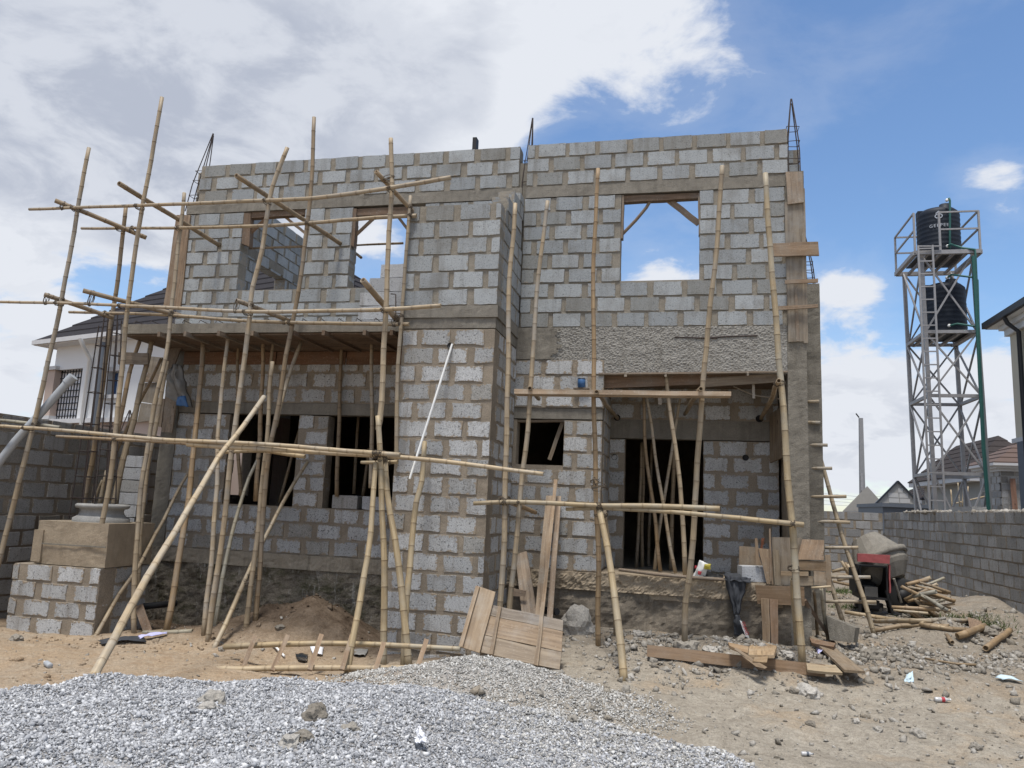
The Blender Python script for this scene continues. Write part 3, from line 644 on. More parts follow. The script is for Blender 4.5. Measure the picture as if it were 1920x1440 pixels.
# ------------------------------------------------------------------ the unfinished house
house = thing('unfinished_house', 'two-storey house shell of bare grey concrete blocks under construction', 'house', (-3.6, 0, -1.3))
def hbox(name, a, b, mat, parent=None):
    mb = MB(); mb.box(a, b); return mb.build(name, M[mat], parent or house)
def build_house():
    h = house
    # upper storey, left of the tower-like projection
    wall('upper_wall', h, (-8.97, 0), 0, 6.25, 3.365, 10, .245, 'block_up', 'mortar_up', openings=[(1.16, 2.38, 4.345, 5.9), (3.29, 4.62, 4.345, 5.9)], step=.525)
    rough_panel('ring_beam', M['band'], h, -9.0, -2.68, 5.818, 6.012, -.012, .225, .012, 2.5, .05)
    wall('parapet_wall', h, (-8.78, 0), 0, 6.04, 6.015, 3, .247, 'block_up', 'mortar_up', step=.53, offs=.1)
    wall('upper_wall', h, (-2.62, 0), 0, 4.10, 3.61, 9, .245, 'block_up', 'mortar_up', openings=[(1.59, 2.82, 4.36, 5.9)], step=.515)
    rough_panel('ring_beam', M['band'], h, -2.61, 1.50, 5.818, 6.012, -.012, .225, .012, 2.5, .05, seed=4)
    wall('parapet_wall', h, (-2.60, 0), 0, 4.12, 6.015, 3, .25, 'block_up', 'mortar_up', step=.515, offs=.2)
    # side wall of the upper storey seen through the first window, with its own window
    wall('upper_side_wall', h, (-8.765, .235), 90, 6.2, 3.365, 14, .242, 'block_up', 'mortar_up', openings=[(1.85, 3.0, 4.345, 5.58)], step=.52)
    hbox('side_lintel', (-8.76, 1.6, 5.60), (-8.745, 6.2, 5.79), 'band')
    # lower storey
    wall('lower_wall', h, (-8.70, 0), 0, 5.9, -.17, 9, .2566, 'block_low', 'mortar', openings=[(1.02, 2.33, .60, 2.3), (2.87, 4.12, .60, 2.3)], step=.53, rag=.017)
    rough_panel('lintel_band', M['band'], h, -8.70, -2.9, 2.145, 2.335, -.008, .22, .01, 2, .05, seed=2)
    wall('lower_wall', h, (-8.70, 0), 0, 5.9, 2.34, 3, .262, 'block_low', 'mortar', step=.53, rag=.017, offs=.2)
    wall('lower_wall', h, (-2.66, 0), 0, 1.41, -.17, 9, .2566, 'block_low', 'mortar', openings=[(.06, .82, 1.42, 2.3)], step=.51, rag=.019)
    rough_panel('lintel_band', M['band'], h, -2.66, -1.25, 2.145, 2.315, -.008, .22, .01, 2, .05, seed=3)
    wall('lower_wall', h, (-2.66, -.03), 0, 1.42, 2.32, 3, .257, 'block_low', 'mortar', step=.51, rag=.019, th=.25)
    rough_panel('concrete_beam', M['band'], h, -2.66, -1.40, 3.09, 3.605, -.045, .10, .014, 2, .03, seed=5, cut=lambda x, z: x > -1.95+.34*mnoise.noise(Vector((z*4, 3, 1)))+.16*mnoise.noise(Vector((z*13, 7, 2)))-.25*(z-3.1))
    hbox('concrete_core', (-2.66, .0, 3.09), (-1.83, .22, 3.605), 'band')
    rough_panel('hacked_beam', M['hacked'], h, -2.40, 1.475, 2.88, 3.608, -.022, .26, .0075, 7, .012, seed=8, fine=1.5)
    for q in ([(1265, 632), (1300, 633), (1345, 634)], [(1306, 634), (1360, 631), (1420, 629)]):
        mb = MB(); mb.tube([at(a, b, -.028) for a, b in q], .011, 6); mb.build('exposed_bar', M['rebar'], h)
    # columns
    rough_panel('concrete_column', M['conc'], h, -9.0, -8.705, -1.5, 3.26, -.02, .3, .014, 2.5, .05, seed=11)
    rough_panel('concrete_column', M['conc'], h, 1.478, 1.75, -1.15, 6.05, -.02, .26, .016, 2.5, .045, seed=12)
    hbox('concrete_column', (-2.78, .035, 3.45), (-2.60, .215, 6.46), 'conc')
    rough_panel('rear_column', M['conc'], h, 1.80, 2.13, -1.1, 4.58, 1.1, .3, .02, 2.5, .06, seed=14)
    wall('parapet_wall', h, (1.53, .28), 0, .2, 6.05, 2, .25, 'block_up', 'mortar_up', step=.6)
    # plinths
    rough_panel('plinth', M['plinth'], h, -8.98, -4.03, -1.9, -.40, -.02, .3, .05, 2.2, .04, seed=21)
    rough_panel('plinth_edge', M['plinth_pale'], h, -8.97, -4.04, -.402, -.172, -.045, .3, .025, 3, .04, seed=22)
    rough_panel('plinth', M['plinth_r'], h, -2.68, 1.476, -1.5, -.42, -.02, .3, .05, 2.2, .04, seed=23)
    rough_panel('porch_edge', M['conc_tan'], h, -2.67, 1.474, -.425, -.172, -.055, .33, .03, 6, .025, seed=25, fine=.6)
    # porch recess
    wall('porch_side_wall', h, (-1.25, .23), 90, 1.02, -.16, 12, .255, 'block_low', 'mortar', step=.5, rag=.017)
    wall('porch_back_wall', h, (-1.25, 1.25), 0, .26, -.16, 8, .2675, 'block_low', 'mortar', step=.53, rag=.019, offs=.26)
    wall('porch_back_wall', h, (.30, 1.25), 0, 1.18, -.16, 8, .2675, 'block_low', 'mortar', step=.53, rag=.019)
    rough_panel('porch_lintel', M['band'], h, -1.25, 1.47, 1.982, 2.30, 1.24, .2, .012, 2, .05, seed=31)
    wall('porch_back_wall', h, (-1.25, 1.25), 0, 2.73, 2.30, 2, .28, 'block_low', 'mortar', step=.53, rag=.017)
    hbox('porch_floor', (-1.24, -.02, -.5), (1.47, 1.24, -.162), 'conc_tan')
    hbox('porch_slab', (-1.24, .25, 2.885), (1.47, 1.5, 3.2), 'conc')
    # inside
    hbox('floor_slab', (-8.7, .24, -.6), (1.47, 8, -.18), 'conc'); hbox('first_floor_slab', (-8.96, .24, 3.262), (1.476, 8, 3.36), 'conc')
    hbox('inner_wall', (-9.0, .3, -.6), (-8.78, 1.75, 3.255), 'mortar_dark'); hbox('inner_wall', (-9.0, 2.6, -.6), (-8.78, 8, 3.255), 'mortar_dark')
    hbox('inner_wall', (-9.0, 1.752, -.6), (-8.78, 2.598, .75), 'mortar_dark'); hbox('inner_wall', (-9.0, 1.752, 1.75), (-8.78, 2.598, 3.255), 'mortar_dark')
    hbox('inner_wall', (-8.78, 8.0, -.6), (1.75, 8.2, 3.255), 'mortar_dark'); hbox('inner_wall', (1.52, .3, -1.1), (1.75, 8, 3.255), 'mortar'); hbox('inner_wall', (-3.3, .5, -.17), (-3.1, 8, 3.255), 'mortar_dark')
    # projection (tall block shaft)
    wall('shaft_front', h, (-4.05, -1.45), 0, 1.39, -1.51, 18, .2655, 'block_low', 'mortar', step=.515, rag=.021, offs=.05)
    wall('shaft_side', h, (-2.66, -1.222), 90, 1.20, -1.51, 18, .2655, 'block_low', 'mortar', step=.5, rag=.021, offs=.1)
    rough_panel('shaft_beam', M['band'], h, -4.07, -2.655, 3.272, 3.425, -1.45, .24, .014, 2.5, .045, seed=41)
    rough_panel('shaft_beam', M['band'], h, -4.09, -2.625, 3.428, 3.60, -1.475, .26, .016, 2.5, .045, seed=42)
    hbox('shaft_beam', (-2.86, -1.2, 3.272), (-2.655, -.01, 3.425), 'band'); hbox('shaft_beam', (-2.86, -1.2, 3.428), (-2.628, -.01, 3.60), 'band')
    wall('shaft_front', h, (-4.07, -1.45), 0, 1.42, 3.603, 6, .26, 'block_up', 'mortar_up', step=.53, rag=.012)
    wall('shaft_side', h, (-2.65, -1.222), 90, 1.20, 3.603, 6, .26, 'block_up', 'mortar_up', step=.5, rag=.012)
    wall('shaft_side', h, (-2.65, -1.10), 90, 1.08, 5.163, 1, .25, 'block_up', 'mortar_up', step=.5, rag=.012)
    wall('shaft_side', h, (-2.65, -.72), 90, .70, 5.413, 1, .25, 'block_up', 'mortar_up', step=.5, rag=.012)
    wall('shaft_side', h, (-2.65, -.30), 90, .28, 5.663, 1, .15, 'block_up', 'mortar_up', step=.5, rag=.012)
    hbox('shaft_inner', (-4.04, -1.22, -1.5), (-3.84, -.01, 5.1), 'mortar')
    # cantilever slab over the left windows
    rough_panel('cantilever_slab', M['band'], h, -8.98, -4.10, 3.27, 3.425, -1.3, 1.29, .01, 1.5, .06, seed=51)
    mb = MB()
    for y in (-1.1, -.85): mb.tube([(-8.9, y, 3.46), (-6.5, y, 3.455), (-4.15, y, 3.46)], .008, 5)
    for x in np.arange(-8.8, -4.3, .3): mb.tube([(x, -1.25, 3.45), (x, -1.22, 3.50), (x, -.7, 3.47), (x, -.05, 3.47)], .006, 4)
    mb.build('slab_rebar', M['rebar'], h)
    # window linings: boards nailed into the openings
    for n_, px, Y, t in [('lining_board', [(456, 399), (470, 399), (467, 462), (449, 455)], .0, 'timber_dark'), ('lining_board', [(456, 399), (573, 393), (573, 402), (468, 409)], .02, 'timber_dark'),
                         ('lining_board', [(661, 391), (669, 391), (663, 463), (653, 455)], .0, 'timber_dark'), ('lining_board', [(662, 392), (772, 387), (772, 401), (670, 404)], .02, 'timber_dark'),
                         ('lining_board', [(1169, 367), (1312, 361), (1312, 371), (1170, 379)], .03, 'timber_dark'), ('lining_board', [(1166, 366), (1170, 366), (1168, 447), (1164, 447)], .0, 'timber_old'), ('lining_board', [(1309, 362), (1314, 362), (1313, 440), (1310, 440)], .02, 'timber_old')]:
        pboard(n_, px, Y, .12, t, h)
    # holes left by scaffold poles: black discs on the face, standing for the shade inside
    for px, py, Y, r in [(1398, 858, 1.235, .05), (1152, 857, 1.235, .05), (1424, 785, 1.235, .06), (1157, 783, 1.235, .055), (844, 648, -1.465, .045), (411, 458, -.014, .035), (637, 455, -.014, .035)]:
        p = at(px, py, Y); mb = MB(); mb.lathe(p, (0, -1, 0), [(.0, -.0), (r*.85, .0), (r*.9, .004), (r, .004), (r*1.05, -.02)], 12); mb.build('putlog_shade_disc', M['black'], h)
    flush_blocks(h, 300)
build_house()

def rebar_cage(name, label, base, top, w, d, pinch, stirrups, group='rebar cages standing out of the concrete', taper=None, bars=4, r=.009, z_from=0.):
    b, t = Vector(base), Vector(top); o = thing(name, label, 'rebar', b, group)
    offs = [(-w/2, -d/2), (w/2, -d/2), (w/2, d/2), (-w/2, d/2)][:bars]
    for i, (x, y) in enumerate(offs):
        mb = MB(); k = random.uniform(.92, 1.0); pts = []
        for s in range(7):
            q = s/6; f = (1-taper*q) if taper is not None else (1 if q < pinch else 1-(q-pinch)/(1-pinch)*.93)
            pts.append(b+(t-b)*q*k+Vector((x*f, y*f, 0)))
        mb.tube(pts, r, 6); mb.build('bar', M['rebar'], o)
    for q in stirrups:
        c = b+(t-b)*q; mb = MB(); k = 1.08*((1-taper*q) if taper is not None else 1); P = [c+Vector((x*k, y*k, random.uniform(-.012, .012))) for x, y in [(-w/2, -d/2), (w/2, -d/2), (w/2, d/2), (-w/2, d/2)]]
        mb.tube(P+[P[0]], r*.7, 5); mb.build('stirrup', M['rebar'], o)
    return o
def cages():
    p = at(1489, 325, .05); rebar_cage('rebar_cage', 'black rebar tips tied to a point above the right end of the house top', (p.x, .08, 5.9), (p.x-.02, .1, 7.35), .17, .17, .42, (.25, .45, .62))
    p = at(986, 330, .02); rebar_cage('rebar_cage', 'black rebar tips tied to a point in the middle gap of the wall top', (p.x+.0, .10, 5.95), (p.x+.06, .1, 7.32), .13, .15, .2, (.12, .4))
    p = at(360, 350, .0); rebar_cage('rebar_cage', 'black rebar tips tied to a point at the left end of the house top', (p.x-.02, .12, 5.9), (p.x+.26, .1, 7.45), .2, .15, .35, (.2, .38, .5))
    p = at(1516, 500, 1.2); rebar_cage('rebar_cage', 'short bent rebar above the grey rear column right of the house', (p.x+.04, 1.25, 4.5), (p.x-.04, 1.25, 5.45), .12, .15, .45, (.2, .35, .5))
    a = at(150, 975, -1.35); t = at(196, 585, -1.3); rebar_cage('rebar_cage', 'tall thin rebar cage on the left column base, left of its twin', a, t, .22, .22, .9, [.02, .1, .2, .32, .45, .6, .72, .83], r=.010, taper=.62)
    a = at(195, 975, -1.25); t = at(222, 580, -1.15); rebar_cage('rebar_cage', 'tall thin rebar cage on the left column base, right of its twin', a, t, .22, .22, .9, [.1, .2, .32, .43, .54, .65, .77, .88], r=.010, taper=.62)
    a = at(236, 815, 2.2); t = at(244, 765, 2.2); rebar_cage('rebar_cage', 'small rebar stub in front of the pink wall of the neighbouring house', (a.x, 2.2, a.z-1.2), t, .2, .2, .7, (.6,), r=.011)
    p = at(661, 540, 3.5); rebar_cage('rebar_cage', 'small rebar stub seen through the middle upper window', (p.x, 3.5, 3.4), at(664, 508, 3.5), .14, .14, .6, (), r=.009)
cages()

# column base at the left with its concrete cap and ring mould
def column_base():
    o = thing('column_pedestal', 'block column base with a tan concrete cap left of the house', 'column base', (-8.9, -1.5, -1.4))
    wall('block_course', o, (-9.72, -2.0), 0, 1.50, -1.62, 5, .25, 'block_low', 'mortar', step=.56, rag=.021, offs=.25, th=.3)
    wall('block_course', o, (-8.22, -1.70), 90, .72, -1.62, 5, .25, 'block_low', 'mortar', step=.56, rag=.019, th=.3)
    mb = MB(); mb.box((-9.7, -1.69, -1.6), (-8.53, -.99, -.4)); mb.build('core', M['mortar'], o)
    rough_panel('concrete_cap', M['conc_tan'], o, -9.42, -8.20, -.37, .26, -1.97, 1.0, .02, 1.6, .05, seed=61)
    mb = MB(); mb.box((-9.46, -1.995, -.34), (-9.30, -1.5, .12)); mb.build('concrete_lip', M['conc_tan'], o)
    mb = MB(); mb.box((-9.3, -2.0, -.085), (-8.2, -1.99, -.065)); mb.build('board_mark', M['conc'], o)
    flush_blocks(o, 300)
    c = at(190, 975, -1.45); mb = MB(); mb.lathe((c.x, -1.45, .255), (0, 0, 1), [(.40, 0), (.40, .06), (.33, .10), (.30, .16), (.31, .20), (.37, .215), (.385, .25), (.36, .275), (.30, .275), (.28, .2), (.28, 0)], 28)
    tag(mb.build('ring_mould', M['ring'], None, (c.x, -1.45, .255)), 'grey moulded column ring lying on the tan concrete cap', 'column ring')
column_base()

# neighbouring and boundary walls
def boundary():
    o = thing('boundary_wall', 'grey block boundary wall running back along the left edge of the site', 'wall', (-10.6, -1, -1.4))
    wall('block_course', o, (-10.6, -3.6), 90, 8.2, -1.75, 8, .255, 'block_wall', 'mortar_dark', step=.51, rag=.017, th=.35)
    wall('block_course', o, (-10.66, -3.6), 90, 8.2, .29, 6, .268, 'block_wall', 'mortar', step=.51, rag=.017, offs=.2)
    flush_blocks(o, 300)
    o = thing('boundary_wall', 'grey block boundary wall running back along the right edge of the site', 'wall', (6, 6, -1))
    for (y0, y1, zt) in ((-3.0, 9.0, 1.06), (9.0, 14.3, 1.05)):
        k = 9; wall('block_course', o, (6.0+(.05 if y0 == 9.0 else 0), y1), -90, y1-y0-.02, zt-k*.236, k, .236, 'block_wall', 'mortar', step=.47, rag=.010)
    mb = MB(); mb.box((6.02, 6.6, 1.055), (6.3, 7.9, 1.17)); mb.build('coping', M['conc_pale'], o)
    flush_blocks(o, 300)
    n = 2300; y = RNG.uniform(-2.9, 12.0, n); P = np.stack([RNG.uniform(6.02, 6.2, n), y, np.full(n, 1.06)], 1)
    s = scatter('mortar_crumbs', P, np.clip(RNG.lognormal(math.log(.022), .7, n), .006, .10), M['rubble'], SHAPES_BIG, -.1, None); s.parent = o; s.location = -ORG[o]; s['kind'] = 'stuff'
    o = thing('boundary_wall', 'low grey block wall closing the back of the site behind the mixer', 'wall', (4, 14, -1))
    wall('block_course', o, (2.2, 14.3), 0, 3.8, -1.05, 8, .26, 'block_old', 'mortar', step=.5, rag=.012)
    wall('block_course', o, (2.9, 12.9), 0, 1.05, -.9, 9, .24, 'block_old', 'mortar', step=.5, rag=.012)
    flush_blocks(o, 300)
boundary()

# ------------------------------------------------------------------ bamboo
POLES = []
def bamboo_mesh(mb_name, pts, r0, r1, parent=None, seg=None, n=9):
    """hollow bamboo culm along pts (world): nodes as raised rings, cut open ends"""
    P = [Vector(p) for p in pts]
    # Catmull-Rom through the points
    Q = [P[0]*2-P[1]]+P+[P[-1]*2-P[-2]]; path = []
    for i in range(1, len(Q)-2):
        for s in range(8):
            t = s/8; a, b, c, d = Q[i-1], Q[i], Q[i+1], Q[i+2]
            path.append(.5*((2*b)+(c-a)*t+(2*a-5*b+4*c-d)*t*t+(3*b-a-3*c+d)*t**3))
    path.append(P[-1]); L = [0]
    for i in range(1, len(path)): L.append(L[-1]+(path[i]-path[i-1]).length)
    tot = L[-1]
    def pos(l):
        l = min(max(l, 0), tot); i = max(1, min(len(L)-1, int(np.searchsorted(L, l)))); k = (l-L[i-1])/max(1e-9, L[i]-L[i-1]); return path[i-1].lerp(path[i], k)
    rad = lambda l: r0+(r1-r0)*l/tot
    step = seg or max(.24, 7.4*(r0+r1)/2); ls = []; l = random.uniform(.08, step)
    nodes = []
    while l < tot-.06: nodes.append(l); l += step*random.uniform(.8, 1.2)
    st = [(0, 1.0, 0)]
    for q in nodes: st += [(q-.02, 1.0, 0), (q-.008, 1.05, .2), (q-.001, 1.10, .85), (q+.004, 1.03, .95), (q+.009, 1.04, .4), (q+.03, 1.0, 0)]
    st += [(tot, 1.0, 0)]; vs = []; uv = []; nd = []; U = None; prevp = None; w1, w2 = random.uniform(0, 99), random.uniform(0, 99); amp = .011 if tot > 1.2 else .003
    jit = Vector((0, 0, 0))
    for k, (l, f, w) in enumerate(st):
        p = pos(l)+Vector((mnoise.noise(Vector((l*1.1, w1, 0))), mnoise.noise(Vector((l*1.1, w2, 3))), 0))*amp*2+Vector((mnoise.noise(Vector((l*4, w2, 0))), 0, mnoise.noise(Vector((l*4, w1, 0)))))*amp*.35; t = (pos(l+.02)-pos(l-.02)).normalized()
        if U is None: U = t.orthogonal().normalized()
        U = (U-t*U.dot(t)).normalized(); V = t.cross(U)
        for j in range(n):
            a = 2*math.pi*j/n; vs.append(p+(U*math.cos(a)+V*math.sin(a))*rad(l)*f); uv.append((j/n, l)); nd.append(w)
    fs = [(i*n+j, i*n+(j+1) % n, (i+1)*n+(j+1) % n, (i+1)*n+j) for i in range(len(st)-1) for j in range(n)]
    for end, base in ((0, 0), (1, (len(st)-1)*n)):     # rim and recessed floor in each cut end, floor coloured dark as hollow shade
        l = 0 if end == 0 else tot; t = (pos(.03)-pos(0)).normalized() if end == 0 else (pos(tot-.03)-pos(tot)).normalized(); b = len(vs); p = pos(l)
        for d, f in ((0, .72), (.05, .68)):
            for j in range(n):
                q = (vs[base+j]-p)*f+p+t*d; vs.append(q); uv.append((j/n, l)); nd.append(0 if d == 0 else .9)
        r1_ = [base+j for j in range(n)]; r2 = [b+j for j in range(n)]; r3 = [b+n+j for j in range(n)]
        fl = []
        for A, B in ((r1_, r2), (r2, r3)): fl += [(A[(j+1) % n], A[j], B[j], B[(j+1) % n]) for j in range(n)]
        fl.append(tuple(reversed(r3))); fs += [f if end == 0 else tuple(reversed(f)) for f in fl]
    mb = MB(); mb.mesh(vs, fs, uv, 0, True)
    o = mb.build(mb_name, M['bamboo'], parent, tuple(P[0]) if P[0].z < P[-1].z else tuple(P[-1])) if parent is None else mb.build(mb_name, M['bamboo'], parent)
    a = o.data.attributes.new('node_and_end_shade', 'FLOAT', 'POINT'); a.data.foreach_set('value', nd)
    o['path_len'] = tot; del o['path_len']
    return o, path
TINT = {'n': (.96, .945, .93), 'l': (1.15, 1.13, 1.08), 'd': (.72, .66, .60), 'g': (.82, .92, 1.02), 'b': (.85, .74, .62), 'y': (1.06, 1.02, .90)}
def pole(label, px, Y, dia, tint='n', foot=False, group='bamboo scaffold poles and props', lash=True, cat='bamboo pole', name='bamboo_pole', taper=.78, foot_y=None):
    """one bamboo pole through picture points; Y = depth, or (first, last); foot=True stands the last point on the ground"""
    y0, y1 = Y if isinstance(Y, tuple) else (Y, Y); pts = []
    if foot:
        g = on_ground(px[-1][0], px[-1][1], max(-6.5, min(y0, y1)-1.6)); y1 = g.y
    d = [0]
    for a, b in zip(px, px[1:]): d.append(d[-1]+math.hypot(a[0]-b[0], a[1]-b[1]))
    for p, s in zip(px, d): pts.append(at(p[0], p[1], y0+(y1-y0)*s/d[-1]))
    if foot: pts[-1] = pts[-1]+(pts[-1]-pts[-2]).normalized()*.05
    dia *= .74; r_end = dia/2; r_beg = dia/2*taper
    o, path = bamboo_mesh(name, pts, r_beg, r_end)
    v = random.uniform(.9, 1.1); c = TINT[tint]; o.color = (c[0]*v, c[1]*v, c[2]*v, 1); tag(o, label, cat, group)
    if lash: POLES.append((o, path, dia/2))
    return o
def lashings():
    """rope where two scaffold poles touch or nearly so: a part of the first pole"""
    done = 0
    for i in range(len(POLES)):
        for j in range(i+1, len(POLES)):
            (o, A, ra), (q, B, rb) = POLES[i], POLES[j]; a = np.array([p[:] for p in A]); b = np.array([p[:] for p in B])
            d = np.linalg.norm(a[:, None]-b[None], axis=2); k = np.unravel_index(np.argmin(d), d.shape)
            if d[k] > .34: continue
            ta = A[min(k[0]+1, len(A)-1)]-A[max(k[0]-1, 0)]; tb = B[min(k[1]+1, len(B)-1)]-B[max(k[1]-1, 0)]; ta.normalize(); tb.normalize()
            if abs(ta.dot(tb)) > .93: continue
            # refine closest point on the two lines
            w = A[k[0]]-B[k[1]]; bb = ta.dot(tb); den = 1-bb*bb; s = (bb*tb.dot(w)-ta.dot(w))/den; t = (tb.dot(w)-bb*ta.dot(w))/den
            s = max(-.35, min(.35, s)); t = max(-.35, min(.35, t)); pa = A[k[0]]+ta*s; pb = B[k[1]]+tb*t
            if (pa-pb).length > .2: continue
            mid = (pa+pb)/2; ax = (pa-pb); g = ax.length
            n = ax.normalized() if g > 1e-3 else ta.cross(tb).normalized(); mb = MB()
            for sg, sh in ((1, -.5), (-1, -.5), (1, .6), (-1, .7)):
                dirn = (ta+tb*sg).normalized(); e = n.cross(dirn).normalized(); pts = []
                for h in range(13):
                    an = 2*math.pi*h/12; pts.append(mid+n*math.cos(an)*(g/2+max(ra, rb)*1.06)+dirn*sh*.014+e*math.sin(an)*max(ra, rb)*1.1+dirn*random.uniform(-.012, .012))
                mb.tube(pts, .005, 4)
            mb.build('rope_tie', M['rope'], o); done += 1
G = None
def scaffold():
    OUT, INN, RR = -2.1, -1.42, -1.45
    # left: outer uprights
    pole('leftmost tall leaning scaffold upright, running out of the picture low on the left', [(167, 277), (145, 395), (120, 545), (92, 670), (60, 810), (0, 1045), (-14, 1120)], OUT, .105)
    pole('tallest scaffold upright on the left, its foot before the column base', [(304, 182), (280, 320), (255, 460), (237, 600), (228, 700), (213, 850), (196, 960), (172, 1080), (147, 1190)], (OUT, -2.2), .105, 'n', True)
    pole('curved scaffold upright crossing the first upper window', [(539, 277), (512, 349), (504, 385), (489, 478), (474, 547), (468, 600), (453, 703), (441, 800), (430, 890), (416, 1011), (404, 1100), (390, 1203)], (OUT, -1.9), .108, 'n', True)
    pole('scaffold upright rising high above the wall between the upper left windows', [(589, 220), (586, 287), (583, 363), (577, 422), (566, 502), (550, 589), (534, 675), (520, 775), (503, 869), (495, 950), (488, 1040), (479, 1162)], (-1.55, -1.5), .105, 'd', True)
    pole('upper length of the upright left of the projection, spliced at mid height', [(732, 259), (735, 346), (729, 443), (724, 547), (721, 640), (718, 710), (712, 775), (707, 806)], OUT, .11)
    pole('lower length of the spliced upright left of the projection', [(709, 780), (714, 870), (718, 990), (720, 1047), (720, 1169), (720, 1245)], (OUT-.02, OUT), .125, 'y', True)
    pole('stout pole leaning on the right of the spliced upright', [(722, 858), (729, 945), (739, 1000), (751, 1096), (759, 1169), (766, 1248)], (OUT, -1.9), .13, 'y', True)
    pole('short stout pole leaning on the front of the tall block projection', [(796, 828), (789, 900), (782, 930), (775, 991), (767, 1078), (762, 1140), (757, 1248)], (-1.62, -1.9), .125, 'y', True)
    pole('pole leaning left of the spliced upright with its foot by the bamboo ladder', [(706, 868), (700, 935), (692, 1008), (681, 1076), (671, 1149), (661, 1200), (651, 1262)], (OUT-.08, -2.6), .115, 'y', True)
    # left: inner uprights
    pole('old dark upright behind the tallest one, running down to the column base', [(236, 388), (222, 518), (209, 600), (204, 637), (192, 725), (175, 842), (162, 910), (151, 985)], (INN, -.9), .11, 'd')
    pole('inner upright along the left edge of the upper wall', [(345, 362), (335, 452), (326, 540), (316, 632), (306, 690), (294, 745), (281, 812), (266, 910), (257, 1007), (251, 1090), (251, 1187)], (INN, -1.5), .10, 'n', True)
    pole('thin inner upright beside the left edge of the projection', [(770, 367), (766, 443), (756, 547), (750, 617), (746, 709), (744, 819), (742, 870)], INN-.12, .085)
    # left: horizontals
    pole('topmost long horizontal scaffold pole, rising to the right over the windows', [(54, 392), (236, 386), (340, 382), (437, 378), (590, 371), (700, 357), (790, 342), (846, 333)], OUT-.1, .088, 'n', taper=.7)
    pole('second horizontal pole from the top, ending at the projection', [(152, 428), (340, 427), (450, 425), (580, 418), (700, 408), (781, 404)], INN-.1, .085, 'n', taper=.7)
    pole('long horizontal pole at slab height, running off the left edge of the picture', [(-30, 566), (120, 568), (300, 576), (470, 584), (640, 582), (720, 580), (827, 573)], OUT-.1, .082, 'n', taper=.7)
    pole('horizontal pole just below the one at slab height, close to the slab edge', [(130, 585), (300, 590), (470, 602), (620, 606), (768, 608)], INN-.1, .078)
    pole('short sloping transom high on the left, crossing the leftmost upright', [(104, 376), (190, 410), (275, 446)], (OUT-.16, INN+.04), .10, 'd', taper=1)
    pole('sloping transom from the tallest upright to the wall left of the first upper window', [(223, 344), (320, 403), (412, 460)], (OUT-.25, -.05), .105, 'd', taper=1)
    pole('sloping transom from the curved upright to the wall between the upper left windows', [(443, 329), (540, 393), (638, 457)], (OUT-.25, -.05), .10, 'd', taper=1)
    pole('short sloping transom behind the top of the upright near the projection', [(705, 322), (742, 362), (781, 404)], (OUT-.1, INN+.05), .09, 'd', taper=1)
    pole('sloping transom at slab height through the leftmost upright', [(83, 552), (148, 574), (212, 596)], (OUT-.12, INN), .095, 'd', taper=1)
    pole('sloping transom at slab height through the tallest upright', [(157, 545), (250, 569), (340, 592)], (OUT-.15, INN), .10, 'd', taper=1)
    pole('sloping transom at slab height through the curved upright', [(443, 563), (495, 583), (546, 603)], (OUT-.1, INN), .09, 'd', taper=1)
    pole('stout sloping transom at slab height near the projection', [(680, 525), (714, 565), (748, 602)], (OUT-.15, INN+.02), .12, 'd', taper=1)
    pole('front of the paired horizontals at head height, tapering to a point past the projection', [(350, 833), (497, 842), (631, 850), (720, 855), (800, 862), (870, 870), (950, 880), (1019, 889)], (OUT-.14, OUT+.1), .075, 'l', taper=1.35)
    pole('back of the paired horizontals at head height', [(0, 799), (120, 807), (290, 823), (420, 829), (512, 834), (631, 844), (750, 853)], OUT-.16, .085, 'l')
    pole('reddish-ended horizontal under the head-height pair on the left', [(105, 818), (220, 824), (350, 831), (420, 838)], OUT+.12, .075, 'd')
    pole('weathered horizontal entering at the left edge just above the head-height pair', [(-30, 785), (50, 793), (112, 802)], OUT+.1, .08, 'g')
    pole('short thick stub tied under the head-height pair below the first lower window', [(410, 848), (494, 845), (530, 850), (572, 856)], OUT+.12, .085, 'y')
    pole('short open-ended stub tied across the spliced upright', [(677, 867), (710, 867), (745, 866)], OUT+.1, .075, 'y')
    pole('big diagonal brace across the left front, its foot behind the gravel', [(494, 744), (447, 812), (409, 859), (376, 918), (341, 978), (286, 1063), (239, 1150), (213, 1203), (187, 1250), (166, 1290)], (OUT-.05, -4.7), .105, 'l', True, taper=.85)
    pole('diagonal pole with a grey top leaning on the pier between the lower windows', [(577, 866), (553, 903), (525, 953), (500, 1003), (470, 1066), (447, 1115), (423, 1169), (403, 1213)], (-.06, -2.2), .095, 'l', True)
    pole('grey weathered leaning pole below the first lower window', [(488, 852), (466, 900), (447, 956), (434, 1000), (420, 1067), (411, 1125), (403, 1172)], (-.5, -1.4), .09, 'g', True)
    pole('thin diagonal pole from the corner down behind the column base', [(356, 882), (309, 970), (292, 999), (260, 1063), (227, 1110), (201, 1156), (180, 1192)], (-.4, -2.1), .085, 'n', True)
    # props under the cantilever slab
    SL = -.75
    pole('thick dark prop under the slab next to the hanging sack', [(380, 640), (374, 740), (368, 800), (356, 920), (345, 990), (332, 1066), (324, 1118), (313, 1182)], (SL, -.8), .13, 'b', True)
    pole('prop under the slab with a pale bleached middle length', [(428, 628), (422, 681), (414, 750), (409, 794), (407, 844), (406, 912), (401, 975), (397, 1050), (390, 1110), (382, 1190)], (-1.1, -1.3), .10, 'n', True)
    pole('slim prop seen behind the curved upright, at the left of the first lower window', [(448, 637), (445, 750), (447, 850), (452, 930)], (-.25, -.2), .085, 'd')
